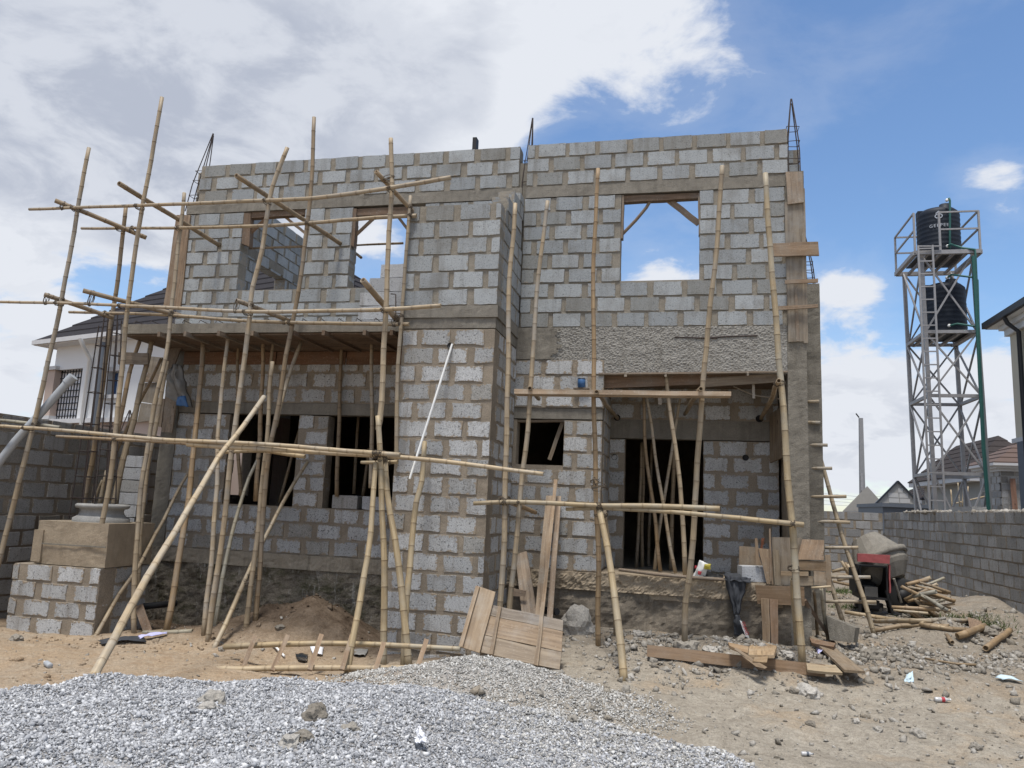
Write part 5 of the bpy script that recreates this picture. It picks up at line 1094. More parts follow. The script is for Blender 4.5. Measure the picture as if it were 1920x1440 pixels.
def litter():
    # blocks stacked on the slab before the second upper window
    z = 3.43; x0 = -4.78
    lay = [(-.26, 0), (.22, 0), (-.26, 1), (.22, 1), (-.26, 2), (.22, 2), (-.12, 3), (.20, 3), (.06, 4)]
    rank = ['bottom', 'second', 'third', 'fourth', 'top']
    for i, (dx, k) in enumerate(lay):
        side = '' if k == 4 else (' left' if dx < 0 else ' right')
        loose_block('%s%s block of the grey stack on the slab behind the upright' % (rank[k], side), (x0+dx, -.32+.02*k, z+.118+k*.243), random.uniform(-.05, .05), 'blocks stacked on the slab', size=(.45, .225, .238))
    mb = MB(); mb.tube([at(742, 600, -.5), at(742, 552, -.5), at(733, 551, -.5)], .012, 6); tag(mb.build('bent_rebar', M['rebar']), 'short bent rebar before the block stack on the slab', 'rebar')
    # blocks on the sill of the second lower window
    p = at(651, 939, .1); loose_block('left of two pale blocks standing in the second lower window', (p.x, .10, .60+.115), .02, 'blocks on the window sill')
    p = at(708, 940, .1); loose_block('right of two pale blocks standing in the second lower window', (p.x, .10, .60+.115), -.02, 'blocks on the window sill')
    p = at(1413, 1075, .05); loose_block('loose grey block lying on the porch edge', (p.x, .08, -.05), .25, None, 0, (.40, .22, .225))
    for k in range(7):
        p = at(246, 960, 1.2); loose_block('%s block of the pale stack between the house and the boundary wall' % ['lowest', 'second lowest', 'third lowest', 'middle', 'third highest', 'second highest', 'highest'][k], (p.x+random.uniform(-.02, .02), 1.2, p.z-.45+k*.235), .1, 'pale blocks stacked beside the house', size=(.4, .3, .23))
    # the broken slab piece and boulders
    o = thing('broken_kerb', 'broken concrete slab edge sticking out of the ground right of the house', 'concrete piece', tuple(at(1578, 1195, .2)))
    board('slab', [at(1549, 1154, .1), at(1604, 1177, -.1), at(1600, 1205, -.15), at(1556, 1200, .05)], .18, 'conc', o)
    chunk('jagged grey concrete lump standing at the foot of the grey planks', at(1080, 1172, -.55), .26, squash=(.85, .5, .95), seed=3, lift=.0)
    for k, (px, py, s, lb) in enumerate([(1312, 1190, .13, 'rounded pale rubble lump under the porch edge, right of the doorway upright'), (1290, 1226, .17, 'largest flat-topped rubble lump before the doorway upright'), (1332, 1224, .11, 'grey angular rubble lump right of the largest one'), (1265, 1195, .08, 'small rubble lump left of the doorway upright'), (1196, 1192, .09, 'grey rubble lump right of the thick leaning pole'), (1210, 1170, .06, 'small pale rubble lump below the porch edge'), (1182, 1275, .06, 'flat pale stone at the foot of the thick leaning pole'),
                                         (1516, 1304, .15, 'pale crumbled concrete lump alone on the sandy ground'), (1490, 1300, .06, 'small grey stone left of the pale crumbled lump'), (1638, 1233, .13, 'grey wedge of rubble right of the wide sloping plank'), (1519, 1360, .05, 'small pale stone on the sand at the right edge of the gravel'), (1606, 1355, .04, 'small tan stone on the bare sand'), (1645, 1372, .05, 'dark grey stone on the bare sand'), (1722, 1380, .065, 'grey stone near the lower right on the bare sand'), (1830, 1405, .06, 'pale stone near the lower right corner'), (1720, 1232, .05, 'pale stone below the sand pile'),
                                         (1850, 1190, .16, 'flat grey rubble slab beside the bamboo lengths on the right'), (30, 1202, .10, 'brown-grey broken block lying before the column base'), (400, 1318, .10, 'pale concrete lump on top of the gravel heap'), (388, 1332, .06, 'smaller concrete lump beside the one on the gravel heap'), (590, 1348, .10, 'long concrete lump on the slope of the gravel heap'), (543, 1398, .07, 'left of two pale lumps low on the gravel heap'), (568, 1390, .06, 'right of two pale lumps low on the gravel heap'), (655, 1372, .06, 'flat brown stone on the gravel heap'), (1075, 1352, .06, 'tan lump at the right side of the gravel'), (1365, 1236, .08, 'rubble lump below the offcut pile'), (1475, 1232, .09, 'pale rubble lump left of the pointed upright foot'), (1440, 1240, .07, 'rubble lump behind the long red-brown plank'), (1395, 1238, .06, 'dark rubble lump under the offcut pile'), (1660, 1262, .07, 'pair of grey chips below the rubble wedge'), (415, 1220, .05, 'grey clod behind the bamboo ladder'), (660, 1228, .06, 'grey clod between the ladder rails'), (208, 1170, .05, 'clod at the corner of the column base'), (525, 1180, .06, 'grey clod on the dirt mound')]):
        g = on_ground(px, py); chunk(lb, g, s, seed=k+10, squash=(1, .8, random.uniform(.55, .75)), rotz=k*.7, group='larger rubble lumps lying about')
    # PVC and other pipes
    mb = MB(); mb.tube([at(848, 645, -1.46), at(815, 750, -1.66), at(768, 898, -1.9)], .017, 8); tag(mb.build('pvc_pipe', M['pvc']), 'thin white plastic pipe hanging from a hole in the projection', 'pipe')
    mb = MB(); P = [at(138, 706, -1.9), at(126, 718, -1.92)]; mb.tube(P, .075, 12); mb.tube([at(126, 718, -1.92), at(76, 775, -2.0), at(29, 827, -2.1), at(-20, 890, -2.2)], .06, 12); tag(mb.build('drain_pipe', M['pvc_grey']), 'grey socketed drain pipe slanting up behind the leftmost upright', 'pipe')
    mb = MB(); mb.lathe(at(331, 1131, -.6), at(270, 1137, -1.0)-at(331, 1131, -.6), [(.0, .0), (.05, 0), (.05, .6), (0, .6)], 12); tag(mb.build('black_pipe', M['black']), 'short black pipe end behind the column base', 'pipe')
    stick('leaning_board', at(260, 1135, -1.2), on_ground(277, 1184), .12, .03, 'timber_dark', None, (1.2, 1.2, 1.2), 'dark short board leaning behind the column base', 'board')
    mb = MB(); mb.tube([at(1010, 1143, -.5), at(1045, 1147, -.75)], .05, 10); tag(mb.build('black_pipe', M['black']), 'black pipe end behind the jagged concrete lump', 'pipe')
    g0, g1 = on_ground(270, 1187), on_ground(361, 1184); pole('short bamboo length lying on the dirt left of the props', [(268, 1186), (315, 1186), (361, 1184)], (g0.y, g1.y), .10, 'g', lash=False)
    # bags, cloth, plastic
    crumple('hanging_sack', [(325, 684), (342, 686), (357, 763), (312, 745)], -.5, 'sack', 'grey plastic sack hung on the pole beside the lower left windows', 'sack', .09, 20, 2, .02, .08)
    crumple('blue_rag', [(333, 744), (347, 742), (353, 763), (330, 760)], -.56, 'blue', 'blue rag at the bottom of the hanging grey sack', 'rag', .02, 8, 5, .01, .02)
    crumple('charcoal_cloth', [(1356, 1076), (1402, 1083), (1385, 1155), (1411, 1155)][:2]+[(1386, 1152), (1376, 1152)], [-.12, -.12, -.18, -.18], 'cloth_blk', 'charcoal cloth hanging knotted over the porch edge', 'cloth', .05, 18, 4, .02, .05)
    crumple('charcoal_cloth_tail', [(1376, 1152), (1386, 1152), (1402, 1196), (1376, 1190)], -.2, 'cloth_blk', 'knotted lower tail of the charcoal cloth before the plinth', 'cloth', .03, 12, 7, .02, .05)
    crumple('charcoal_cloth_fold', [(1358, 1072), (1402, 1076), (1408, 1092), (1360, 1088)], [.15, .1, -.2, -.2], 'cloth_blk', 'crumpled top of the charcoal cloth lying on the porch edge', 'cloth', .05, 14, 9, .02, .05)
    crumple('black_film', [(1310, 1068), (1356, 1078), (1356, 1088), (1308, 1083)], [.2, .15, -.05, -.05], 'black', 'crumpled black film lying on the porch edge left of the cloth', 'plastic film', .05, 14, 11, .02, .04)
    o = thing('printed_bag', 'white and yellow printed bag standing on the porch edge', 'bag', tuple(at(1315, 1080, -.02)))
    crumple('bag_body', [(1312, 1050), (1328, 1057), (1322, 1084), (1299, 1082)], -.03, 'bag_white', None, None, .02, 10, 13, .03, .05, o)
    crumple('bag_top', [(1321, 1058), (1333, 1057), (1332, 1068), (1320, 1067)], -.10, 'bag_yellow', None, None, .012, 6, 15, .02, .02, o)
    crumple('print', [(1309, 1070), (1316, 1072), (1314, 1078), (1308, 1077)], -.10, 'redink', None, None, .004, 4, 17, .003, .0, o); crumple('print', [(1303, 1060), (1307, 1061), (1306, 1066), (1302, 1066)], -.08, 'redink', None, None, .004, 4, 18, .003, .0, o)
    o = thing('printed_strip', 'white strip with red letters tucked into the knotted cloth', 'label strip', tuple(at(1398, 1195, -.3)))
    A, B, Cc, Dd = at(1387, 1163, -.29), at(1391, 1165, -.29), at(1405, 1196, -.29), at(1398, 1194, -.29); board('strip', [A, B, Cc, Dd], .006, 'bag_white', o)
    cu = bpy.data.curves.new('t', 'FONT'); cu.body = 'GRAND'; cu.size = .085; cu.extrude = .001; to = bpy.data.objects.new('t', cu); COL.objects.link(to)
    dg = bpy.context.evaluated_depsgraph_get(); me = bpy.data.meshes.new_from_object(to.evaluated_get(dg)); bpy.data.objects.remove(to); me.materials.clear(); me.materials.append(M['redink'])
    d1 = (Dd-A).normalized(); d2 = Vector((0, -1, 0)); d3 = d2.cross(d1).normalized(); lo = bpy.data.objects.new('lettering', me); COL.objects.link(lo); lo.parent = o
    for v in me.vertices: v.co = (A+(Dd-A)*.12+d1*v.co.x*.62+d3*(v.co.y*.75+.012)*1+d2*(.010+v.co.z))-ORG[o]
    # paint can in the niche
    o = thing('blue_can', 'small blue tin standing on the wall ledge above the scaffold plank', 'tin', tuple(at(1090, 727, -.02))); b = at(1090, 727, -.06)
    mb = MB(); mb.lathe(b, (0, 0, 1), [(0, 0), (.06, 0), (.06, .13), (.055, .135)], 16); mb.build('can_body', M['blue'], o); mb = MB(); mb.lathe(b+Vector((0, 0, .135)), (0, 0, 1), [(.062, 0), (.062, .012), (0, .012)], 16); mb.build('can_lid', M['dark_metal'], o)
    mb = MB(); mb.box((b.x-.12, -.10, b.z-.02), (b.x+.12, .0, b.z-.002)); tag(mb.build('ledge_board', M['timber_old']), 'little ledge under the blue tin', 'ledge')
    # bottles and paper on the ground
    def bottle(label, px, py, L, r, mat, ang, cap=None, band=None):
        g = on_ground(px, py); o = thing('plastic_bottle', label, 'bottle', tuple(g)); ax = Vector((math.cos(ang), math.sin(ang), .05)); b = g+Vector((0, 0, r*1.05))-ax*L/2
        mb = MB(); mb.lathe(b, ax, [(0, 0), (r*.8, .0), (r, L*.04), (r, L*.3), (r*.93, L*.34), (r, L*.38), (r, L*.66), (r*.4, L*.86), (r*.36, L*.93), (0, L*.93)], 14); mb.build('bottle_body', M[mat], o)
        mb = MB(); mb.lathe(b+ax*L*.93, ax, [(0, 0), (r*.42, 0), (r*.42, L*.07), (0, L*.07)], 10); mb.build('bottle_cap', M[cap or 'bag_white'], o)
        if band: mb = MB(); mb.lathe(b, ax, [(r*1.01, L*.4), (r*1.02, L*.41), (r*1.02, L*.6), (r*1.01, L*.61)], 14); mb.build('bottle_band', M[band], o)
    bottle('grey crushed plastic bottle lying on the orange sand at the left', 88, 1251, .22, .032, 'pvc_grey', 2.6); bottle('clear plastic bottle with a red band on the sand at the right', 1768, 1318, .17, .026, 'clear', .1, None, 'redink'); bottle('small clear bottle with dark stripes at the lower right of the gravel', 1514, 1418, .10, .018, 'clear', .1, 'slate', 'slate')
    def scrap(label, q, mat, lift=.05, seed=0, cat='plastic scrap', amp=.03):
        P = [on_ground(*p) for p in q]; vs = []; N = 7
        for i in range(N+1):
            for j in range(N+1):
                u, v = i/N, j/N; p = (P[0]*(1-u)+P[1]*u)*(1-v)+(P[3]*(1-u)+P[2]*u)*v; f = mnoise.noise(Vector((u*3+seed, v*3, seed))); p = p.copy(); p.z = gz(p.x, p.y)+lift*(.5+.7*f)+.02+lift*math.sin(math.pi*u); vs.append(p)
        k = N+1; fs = [(i*k+j, (i+1)*k+j, (i+1)*k+j+1, i*k+j+1) for i in range(N) for j in range(N)]; mb = MB(); mb.mesh(vs, fs, None, 0, True); o = mb.build('plastic_scrap' if cat == 'plastic scrap' else 'paper_scrap', M[mat]); md = o.modifiers.new('th', 'SOLIDIFY'); md.thickness = .004; tag(o, label, cat)
    gq = on_ground(788, 1397).y; crumple('plastic_scrap', [(784, 1358), (794, 1364), (800, 1392), (777, 1390)], [gq, gq, gq-.08, gq-.08], 'film', 'white film scrap lying on the gravel heap', 'plastic scrap', .03, 10, 21, .004, .03)
    gq = on_ground(1704, 1281).y; crumple('paper_scrap', [(1700, 1264), (1712, 1258), (1713, 1279), (1694, 1280)], [gq+.1, gq+.1, gq, gq], 'paleblue', 'pale blue paper standing on the rubble at the right', 'paper scrap', .02, 8, 22, .004, .02); scrap('pale blue sheet lying at the far right edge', [(1866, 1276), (1905, 1278), (1920, 1284), (1880, 1282)], 'paleblue', .02, 3, 'paper scrap')
    scrap('lilac paper on the rubble below the grey prop', [(1531, 1222), (1552, 1222), (1556, 1231), (1534, 1233)], 'lilac', .04, 4, 'paper scrap'); scrap('lilac sheet lying by the column base', [(254, 1199), (313, 1190), (312, 1194), (262, 1204)], 'lilac', .03, 5, 'paper scrap'); scrap('dark rag on the dirt beside the lilac sheet', [(184, 1206), (270, 1200), (274, 1209), (190, 1213)], 'cloth_blk', .02, 6); scrap('blue strip of film on the plinth right of the grey planks', [(1040, 1083), (1082, 1088), (1086, 1094), (1044, 1090)], 'blue', .03, 7)
    scrap('greenish film behind the bamboo ladder', [(553, 1230), (577, 1232), (575, 1244), (558, 1241)], 'glass_dark', .012, 8); scrap('white sheet caught between the ladder rungs', [(581, 1217), (606, 1220), (604, 1232), (586, 1230)], 'film', .015, 9); scrap('pale film right of the ladder middle', [(662, 1222), (690, 1222), (684, 1234), (664, 1232)], 'sack', .015, 10)
    mb = MB(); mb.tube([on_ground(510, 1214)+Vector((0, 0, .05)), on_ground(533, 1236)+Vector((0, 0, .03))], .015, 7); tag(mb.build('pvc_offcut', M['pvc']), 'short white plastic pipe offcut behind the bamboo ladder', 'pipe')
    mb = MB(); mb.tube([at(1160, 1068, -.1), at(1230, 1077, -.1), at(1300, 1083, -.1), at(1358, 1087, -.1)], .025, 7); tag(mb.build('edge_stick', M['timber_old']), 'thin round stick lying along the porch edge', 'stick')
litter()

# ------------------------------------------------------------------ mixer, heap of poles, behind on the right
def mixer():
    Y = 3.0; b = at(1638, 1150, Y); o = thing('concrete_mixer', 'concrete mixer with a caked drum and red hopper edge by the right wall', 'concrete mixer', tuple(b))
    c = at(1646, 1050, Y+.45); ax = Vector((-.42, .35, .84)).normalized()
    mb = MB(); mb.lathe(c-ax*.42, ax, [(0, 0), (.26, .0), (.43, .20), (.47, .27), (.47, .40), (.50, .41), (.50, .45), (.47, .46), (.25, .86), (.23, .86), (.42, .46), (.38, .28), (0, .2)], 18, smooth=False); mb.build('drum', M['mix_drum'], o)
    mb = MB(); mb.lathe(c-ax*.42, ax, [(.48, .36), (.53, .37), (.53, .45), (.48, .46)], 30); mb.build('girth_ring', M['mix_drum'], o)
    board('hopper_edge', [at(1608, 1038, Y-.3), at(1669, 1041, Y-.3), at(1668, 1057, Y-.3), at(1608, 1053, Y-.3)], .06, M['red'], o)
    board('side_panel', [at(1667, 1059, Y-.26), at(1669.5, 1059, Y-.26), at(1670.5, 1112, Y-.26), at(1668, 1112, Y-.26)], .08, M['red'], o)
    a, d = at(1611, 1057, Y-.22), at(1666, 1126, Y-.22); mb = MB(); x0, x1, z0, z1 = a.x, d.x, d.z, a.z-.02
    mb.box((x0, Y+.42, z0), (x1, Y+.45, z1)); mb.box((x0, Y-.22, z0), (x0+.025, Y+.417, z1)); mb.box((x1-.025, Y-.22, z0), (x1, Y+.417, z1)); mb.box((x0+.028, Y-.22, z1-.025), (x1-.028, Y+.417, z1)); mb.box((x0+.028, Y-.22, z0), (x1-.028, Y+.417, z0+.03)); mb.build('engine_box', M['black'], o)
    mb = MB(); mb.lathe(((x0+x1)/2, Y+.3, (z0+z1)/2+.05), (0, -1, 0), [(0, 0), (.17, 0), (.19, .02), (.19, .07), (.15, .09), (.05, .09), (.05, .2), (0, .2)], 20); mb.build('pulley', M['rubber'], o)
    mb = MB(); mb.box((x0+.1, Y-.1, z0+.035), (x1-.14, Y+.25, z0+.2)); mb.build('engine', M['mix_drum'], o)
    a, d = at(1600, 1066, Y), at(1612, 1110, Y); mb = MB(); mb.box((a.x, Y-.1, d.z), (d.x-.01, Y+.4, a.z)); mb.build('engine_guard', M['black'], o)
    for x0, x1, dy in ((1615, 1612, -.15), (1662, 1674, -.2), (1622, 1618, .45), (1660, 1668, .45)): mb = MB(); mb.tube([at(x0, 1108, Y+dy), at(x1, 1150, Y+dy)], .03, 8); mb.build('leg', M['black'], o)
    for q in range(9): p_ = at(random.uniform(1606, 1668), random.uniform(1126, 1143), Y+random.uniform(-.15, .3)); sz = random.uniform(.03, .09); mb = MB(); mb.box(p_-Vector((sz, sz, sz)), p_+Vector((sz*1.4, sz, sz*.6))); mb.build('chassis_piece', M['black'] if q % 3 else M['mix_drum'], o)
    w = at(1692, 1117, Y+.2); mb = MB(); mb.lathe(w-Vector((0, .08, 0)), (0, 1, 0), [(.10, 0), (.27, 0), (.30, .03), (.30, .13), (.27, .16), (.10, .16)], 22); wh = mb.build('wheel', M['rubber'], o); mb = MB(); mb.lathe(w-Vector((0, .09, 0)), (0, 1, 0), [(0, 0), (.11, 0), (.11, .17), (0, .17)], 14); mb.build('hub', M['black'], wh)
    mb = MB(); mb.tube([at(1676, 1085, Y-.2), at(1690, 1130, Y-.1)], .022, 7); mb.build('drawbar', M['mix_drum'], o)
mixer()
def pole_heap():
    D = [('highest slanting pole of the pole heap beside the mixer', [(1706, 1096), (1745, 1083)], 3.6, .10), ('pale pole sloping right across the pole heap', [(1700, 1102), (1790, 1128)], 3.3, .075), ('long pale pole sloping to the lower right of the pole heap', [(1705, 1100), (1735, 1110), (1791, 1127)], 3.0, .08), ('dark-ended short pole at the upper right of the heap', [(1735, 1105), (1758, 1095)], 3.9, .08), ('curved pole sticking out right of the pole heap', [(1730, 1102), (1760, 1103)], 3.7, .08), ('steep pole sloping down in the middle of the pole heap', [(1730, 1117), (1775, 1148)], 2.6, .07), ('straight level pole at the bottom of the pole heap', [(1672, 1138), (1755, 1143)], 2.5, .09), ('lowest level pole of the heap', [(1675, 1144), (1740, 1150)], 2.3, .06), ('short pole at the right end of the pole heap', [(1755, 1137), (1790, 1132)], 3.0, .06), ('crossing pole at the top of the pole heap by the mixer', [(1695, 1081), (1712, 1112)], 3.4, .07), ('grey pole leaning left in the pole heap', [(1672, 1080), (1695, 1098)], 3.6, .07), ('crooked pole low in the heap', [(1710, 1118), (1728, 1137)], 2.9, .08), ('pole crossing the heap beneath the pale ones', [(1700, 1108), (1745, 1120), (1782, 1118)], 3.5, .08), ('small pole end poking out right of the heap bottom', [(1760, 1142), (1782, 1146)], 2.7, .06)]
    for lb, q, Y, d in D: pole(lb, q, (Y, Y-.1), d, random.choice(['n', 'b', 'd', 'l']), lash=False, group='bamboo poles heaped beside the mixer')
    L_ = [('long pole lying on the ground below the pole heap', [(1585, 1154), (1660, 1166), (1735, 1178)], .07, 'l'), ('straight thin pole lying level below the heap', [(1640, 1172), (1740, 1172), (1815, 1171)], .075, 'n'), ('dark pole lying under the level thin one', [(1640, 1190), (1700, 1180), (1780, 1182)], .07, 'd'), ('dark pole lying just behind the sand pile', [(1725, 1178), (1770, 1186), (1825, 1190)], .07, 'd'), ('pale pole lying along the back of the sand pile', [(1700, 1171), (1760, 1183), (1830, 1190)], .055, 'l'), ('thick short bamboo length right of the sand pile', [(1796, 1203), (1818, 1196), (1845, 1184)], .105, 'b'), ('thick bamboo length lying alone at the right', [(1847, 1225), (1868, 1210), (1895, 1190)], .09, 'b'), ('curved grey pole end beside the sand pile', [(1776, 1197), (1781, 1207), (1786, 1212)], .06, 'd'), ('thin stick lying low on the rubble at the right', [(1735, 1240), (1790, 1250), (1830, 1252)], .03, 'd')]
    for lb, q, d, t in L_:
        P = [on_ground(*p) for p in q]; P = [p+Vector((0, 0, d*.5+.02)) for p in P]; o, _ = bamboo_mesh('bamboo_pole', P, d/2*.95, d/2); o.color = (*TINT[t], 1); tag(o, lb, 'bamboo pole', 'bamboo lengths lying on the right')
    for k in range(26):
        x0, y0 = random.uniform(1690, 1735), random.uniform(1092, 1142); ln = random.uniform(30, 62); an = random.choice([-.35, .15, .3, .45, .6, .75])*random.uniform(.7, 1.3)
        pole('dull bamboo pole jumbled among the others of the heap beside the mixer', [(x0, y0), (x0+ln*.5, y0+ln*.5*an), (x0+ln, y0+ln*an+random.uniform(-2, 2))], (3.4-k*.04, 3.3-k*.04+random.uniform(-.3, .3)), random.uniform(.065, .10), random.choice('ndbgb'), lash=False, group='bamboo poles heaped beside the mixer')
    # far heap seen through the ladder
    for k, q in enumerate([[(1560, 1072), (1582, 1066)], [(1578, 1052), (1592, 1078)], [(1584, 1055), (1596, 1076)], [(1589, 1058), (1597, 1078)], [(1562, 1082), (1600, 1076)], [(1562, 1090), (1600, 1098)], [(1570, 1088), (1598, 1083)]]):
        pole(['lowest-left pole', 'first upright stub', 'second upright stub', 'third upright stub', 'upper crossing pole', 'front pale pole', 'middle crossing pole'][k]+' of the far pole heap behind the ladder', q, 6.0, .10, random.choice('nld'), lash=False, group='far heap of bamboo behind the ladder')
    ground_board_q = [(1815, 1166), (1842, 1174), (1838, 1188), (1818, 1186)]
    P = [on_ground(*p)+Vector((0, 0, .08)) for p in ground_board_q]; board('wood_offcut', P, .03, 'timber', None, (.85, .7, .6), 'square brown board behind the thick short bamboo length', 'board')
    # tufts of grass along the right wall
    V = []; F = []
    for (px, py, sx, sy, n) in ((1812, 1160, .6, .3, 260), (1740, 1160, .5, .25, 160), (1580, 1110, .8, .6, 700), (1850, 1175, .4, .3, 300), (1600, 1140, .5, .3, 250)):
        g = on_ground(px, py)
        for _ in range(n):
            x, y = g.x+RNG.normal(0, sx/2), g.y+RNG.normal(0, sy/2); z = gz(x, y); h_ = RNG.uniform(.04, .13); a = RNG.uniform(0, 6.28); w = .006; lean = RNG.normal(0, .05, 2); b = len(V)
            V += [(x-w*math.cos(a), y-w*math.sin(a), z), (x+w*math.cos(a), y+w*math.sin(a), z), (x+lean[0], y+lean[1], z+h_)]; F.append((b, b+1, b+2))
    o = fast_mesh('grass', np.array(V), np.array(F), M['grass']); o['kind'] = 'stuff'
pole_heap()

# ------------------------------------------------------------------ water tower
def bar_mb(a, b, w, mb=None, d=None):
    """square steel section from a to b"""
    mb = mb or MB(); a, b = Vector(a), Vector(b); t = (b-a).normalized(); U = t.cross(Vector((0, 1, 0)) if abs(t.y) < .9 else Vector((1, 0, 0))).normalized(); V = t.cross(U); d = d or w
    A = [a+U*x*w/2+V*y*d/2 for x, y in ((-1, -1), (1, -1), (1, 1), (-1, 1))]; B = [p+(b-a) for p in A]
    for i in range(4): mb.face([A[i], A[(i+1) % 4], B[(i+1) % 4], B[i]])
    mb.face(A[::-1]); mb.face(B); return mb
def water_tower():
    YF, YB = 12.15, 14.0; o = thing('water_tower', 'grey steel water tank tower with a ladder beyond the right wall', 'water tower', (7.3, 13, -1.3))
    FL = lambda z: Vector((6.86-(z-4)*.012, YF, z)); FR = lambda z: Vector((8.24-(z-4)*.012, YF, z)); BL_ = lambda z: Vector((6.86-(z-4)*.012, YB, z)); BR = lambda z: Vector((8.24-(z-4)*.012, YB, z))
    zt = at(1775, 476, YF).z; z2 = at(1780, 622, YF).z; z3 = at(1785, 742, YF).z; z4 = at(1790, 888, YF).z; z0 = -1.2
    def add(nm, a, b, w, d=None): return bar_mb(a, b, w, None, d).build(nm, M['steel'], o)
    for f in (FL, FR, BL_, BR): add('tower_leg', f(z0), f(zt), .10)
    LV = [z0, z4, z3, z2, zt]
    for za in LV[1:-1]:
        for p, q in ((FL, FR), (BL_, BR), (FL, BL_), (FR, BR)): add('cross_beam', p(za), q(za), .09)
    for za, zb in zip(LV[:-1], LV[1:]):
        for p, q in ((FL, FR), (BL_, BR), (FL, BL_), (FR, BR)):
            off = Vector((0, -.03, 0)) if p in (FL, BL_) and q in (FR, BR) else Vector((-.03, 0, 0)); add('brace', p(za)+off, q(zb)+off, .045); add('brace', q(za)-off, p(zb)-off, .045)
    x0, x1, y0, y1 = 6.60, 8.34, 12.0, 14.1
    for a, b in (((x0, y0, zt), (x1, y0, zt)), ((x0, y1, zt), (x1, y1, zt)), ((x0, y0, zt), (x0, y1, zt)), ((x1, y0, zt), (x1, y1, zt))): add('platform_beam', a, b, .12, .12)
    for x in (6.95, 7.3, 7.65, 8.0): add('platform_joist', (x, y0+.05, zt-.02), (x, y1-.05, zt-.02), .07)
    for x in (7.0, 7.35, 7.75, 8.1): add('platform_joist', (x, YF, z2-.03), (x, YB, z2-.03), .07)
    mb = MB(); mb.box((6.8, 12.35, zt+.07), (8.15, 13.75, zt+.10)); mb.build('platform_deck', M['dark_metal'], o); mb = MB(); mb.box((6.9, 12.3, z2+.05), (8.2, 13.8, z2+.08)); mb.build('platform_deck', M['dark_metal'], o)
    zr = at(1715, 400, y0).z; zm = at(1715, 432, y0).z
    for x, y in ((x0, y0), (x1, y0), (x0, y1), (x1, y1), (at(1760, 400, y0).x, y0)): add('rail_post', (x, y, zt), (x, y, zr), .055)
    xm = at(1760, 400, y0).x
    for z in (zr, zm):
        add('guard_rail', (xm, y0, z), (x1, y0, z), .045); add('guard_rail', (x0, y0, z), (x0, y1, z), .045); add('guard_rail', (x1, y0, z), (x1, y1, z), .045); add('guard_rail', (x0, y1, z), (x1, y1, z), .045)
    l0, l1 = at(1723, 466, 11.85), at(1750, 466, 11.85); dx = .0
    for p in (l0, l1): add('ladder_rail', (p.x, 11.85, z0), (p.x-.02, 11.85, zt+.18), .05)
    add('ladder_rung', (l0.x, 11.85, zt+.16), (xm, 11.9, zt+.16), .035); z = z0+.3
    while z < zt+.1: add('ladder_rung', (l0.x, 11.85, z), (l1.x, 11.85, z), .035); z += .385
    # tanks
    def tank(label, cx, cy, zb, h, r, lid=True):
        t = thing('water_tank', label, 'water tank', (cx, cy, zb)); prof = [(0, 0), (r*.97, 0)]; n = int(h/.135)
        for i in range(n):
            z = h*i/n; dz = h/n; prof += [(r*.995, z+dz*.15), (r, z+dz*.35), (r*.995, z+dz*.55), (r*.98, z+dz*.8)]
        prof += [(r*.97, h), (r*.8, h+.10), (r*.45, h+.17), (r*.25, h+.18), (r*.22, h+.18), (0, h+.18)]
        mb = MB(); mb.lathe((cx, cy, zb), (0, 0, 1), prof, 40); mb.build('tank_body', M['tank'], t)
        mb = MB(); mb.lathe((cx+.1, cy-.35, zb+h+.0), (0, 0, 1), [(.20, 0), (.15, .20), (.0, .20)], 10); mb.build('tank_inlet', M['tank'], t)
        mb = MB(); mb.box((cx-r*.98, cy-.12, zb+h-.1), (cx-r*.5, cy+.12, zb+h+.12)); mb.build('tank_lug', M['tank'], t)
        return t
    cx, cy = at(1759, 430, 13.0).x, 13.0; r = .60; h1 = at(1759, 388, 12.6).z-(zt+.12)-.1; T = tank('upper black ribbed water tank with a pale emblem and lettering', cx, cy, zt+.1, h1, r)
    cx2 = at(1771, 580, 13.0).x; h2 = at(1771, 532, 12.6).z-(z2+.1)-.05; T2 = tank('lower black ribbed water tank standing inside the tower frame', cx2, cy, z2+.08, h2, r*.97)
    # printed emblem and word wrapped on the drum
    def wrap(me_or_mb, name, zc, ang0, root):
        for v in me_or_mb.vertices:
            a = ang0+v.co.x/r; rr = r+.012+v.co.z; v.co = Vector((cx+math.sin(a)*rr, cy-math.cos(a)*rr, zc+v.co.y))-ORG[root]
        ob = bpy.data.objects.new(name, me_or_mb); COL.objects.link(ob); ob.parent = root
    ang = math.atan2(cx, cy-CAMPOS.y); px_ang = -ang*.0+math.radians(-14)
    cu = bpy.data.curves.new('t', 'FONT'); cu.body = 'GEEPEE'; cu.size = .135; cu.extrude = .004; cu.align_x = 'CENTER'; cu.space_character = 1.25; to = bpy.data.objects.new('t', cu); COL.objects.link(to)
    dg = bpy.context.evaluated_depsgraph_get(); me = bpy.data.meshes.new_from_object(to.evaluated_get(dg)); bpy.data.objects.remove(to); me.materials.clear(); me.materials.append(M['print'])
    zc = at(1778, 421, 12.4).z; wrap(me, 'lettering', zc-.05, px_ang, T)
    mb = MB()
    def fl(pts, w):
        for (x0_, y0_), (x1_, y1_) in zip(pts, pts[1:]):
            d = Vector((x1_-x0_, y1_-y0_, 0)).normalized(); n = Vector((-d.y, d.x, 0))*w/2; a = Vector((x0_, y0_, .003))-d*w*.2; b = Vector((x1_, y1_, .003))+d*w*.2; mb.face([a-n, b-n, b+n, a+n])
    for s in (-1, 1):
        fl([(s*.018, 0), (s*.018, .30)], .024); arc = [(s*(.018+.075*math.sin(t)), .185+.062*math.cos(t)) for t in np.linspace(0, math.pi, 9)]; fl(arc, .026)
    fl([(-.07, .27), (0, .335), (.07, .27)], .024)
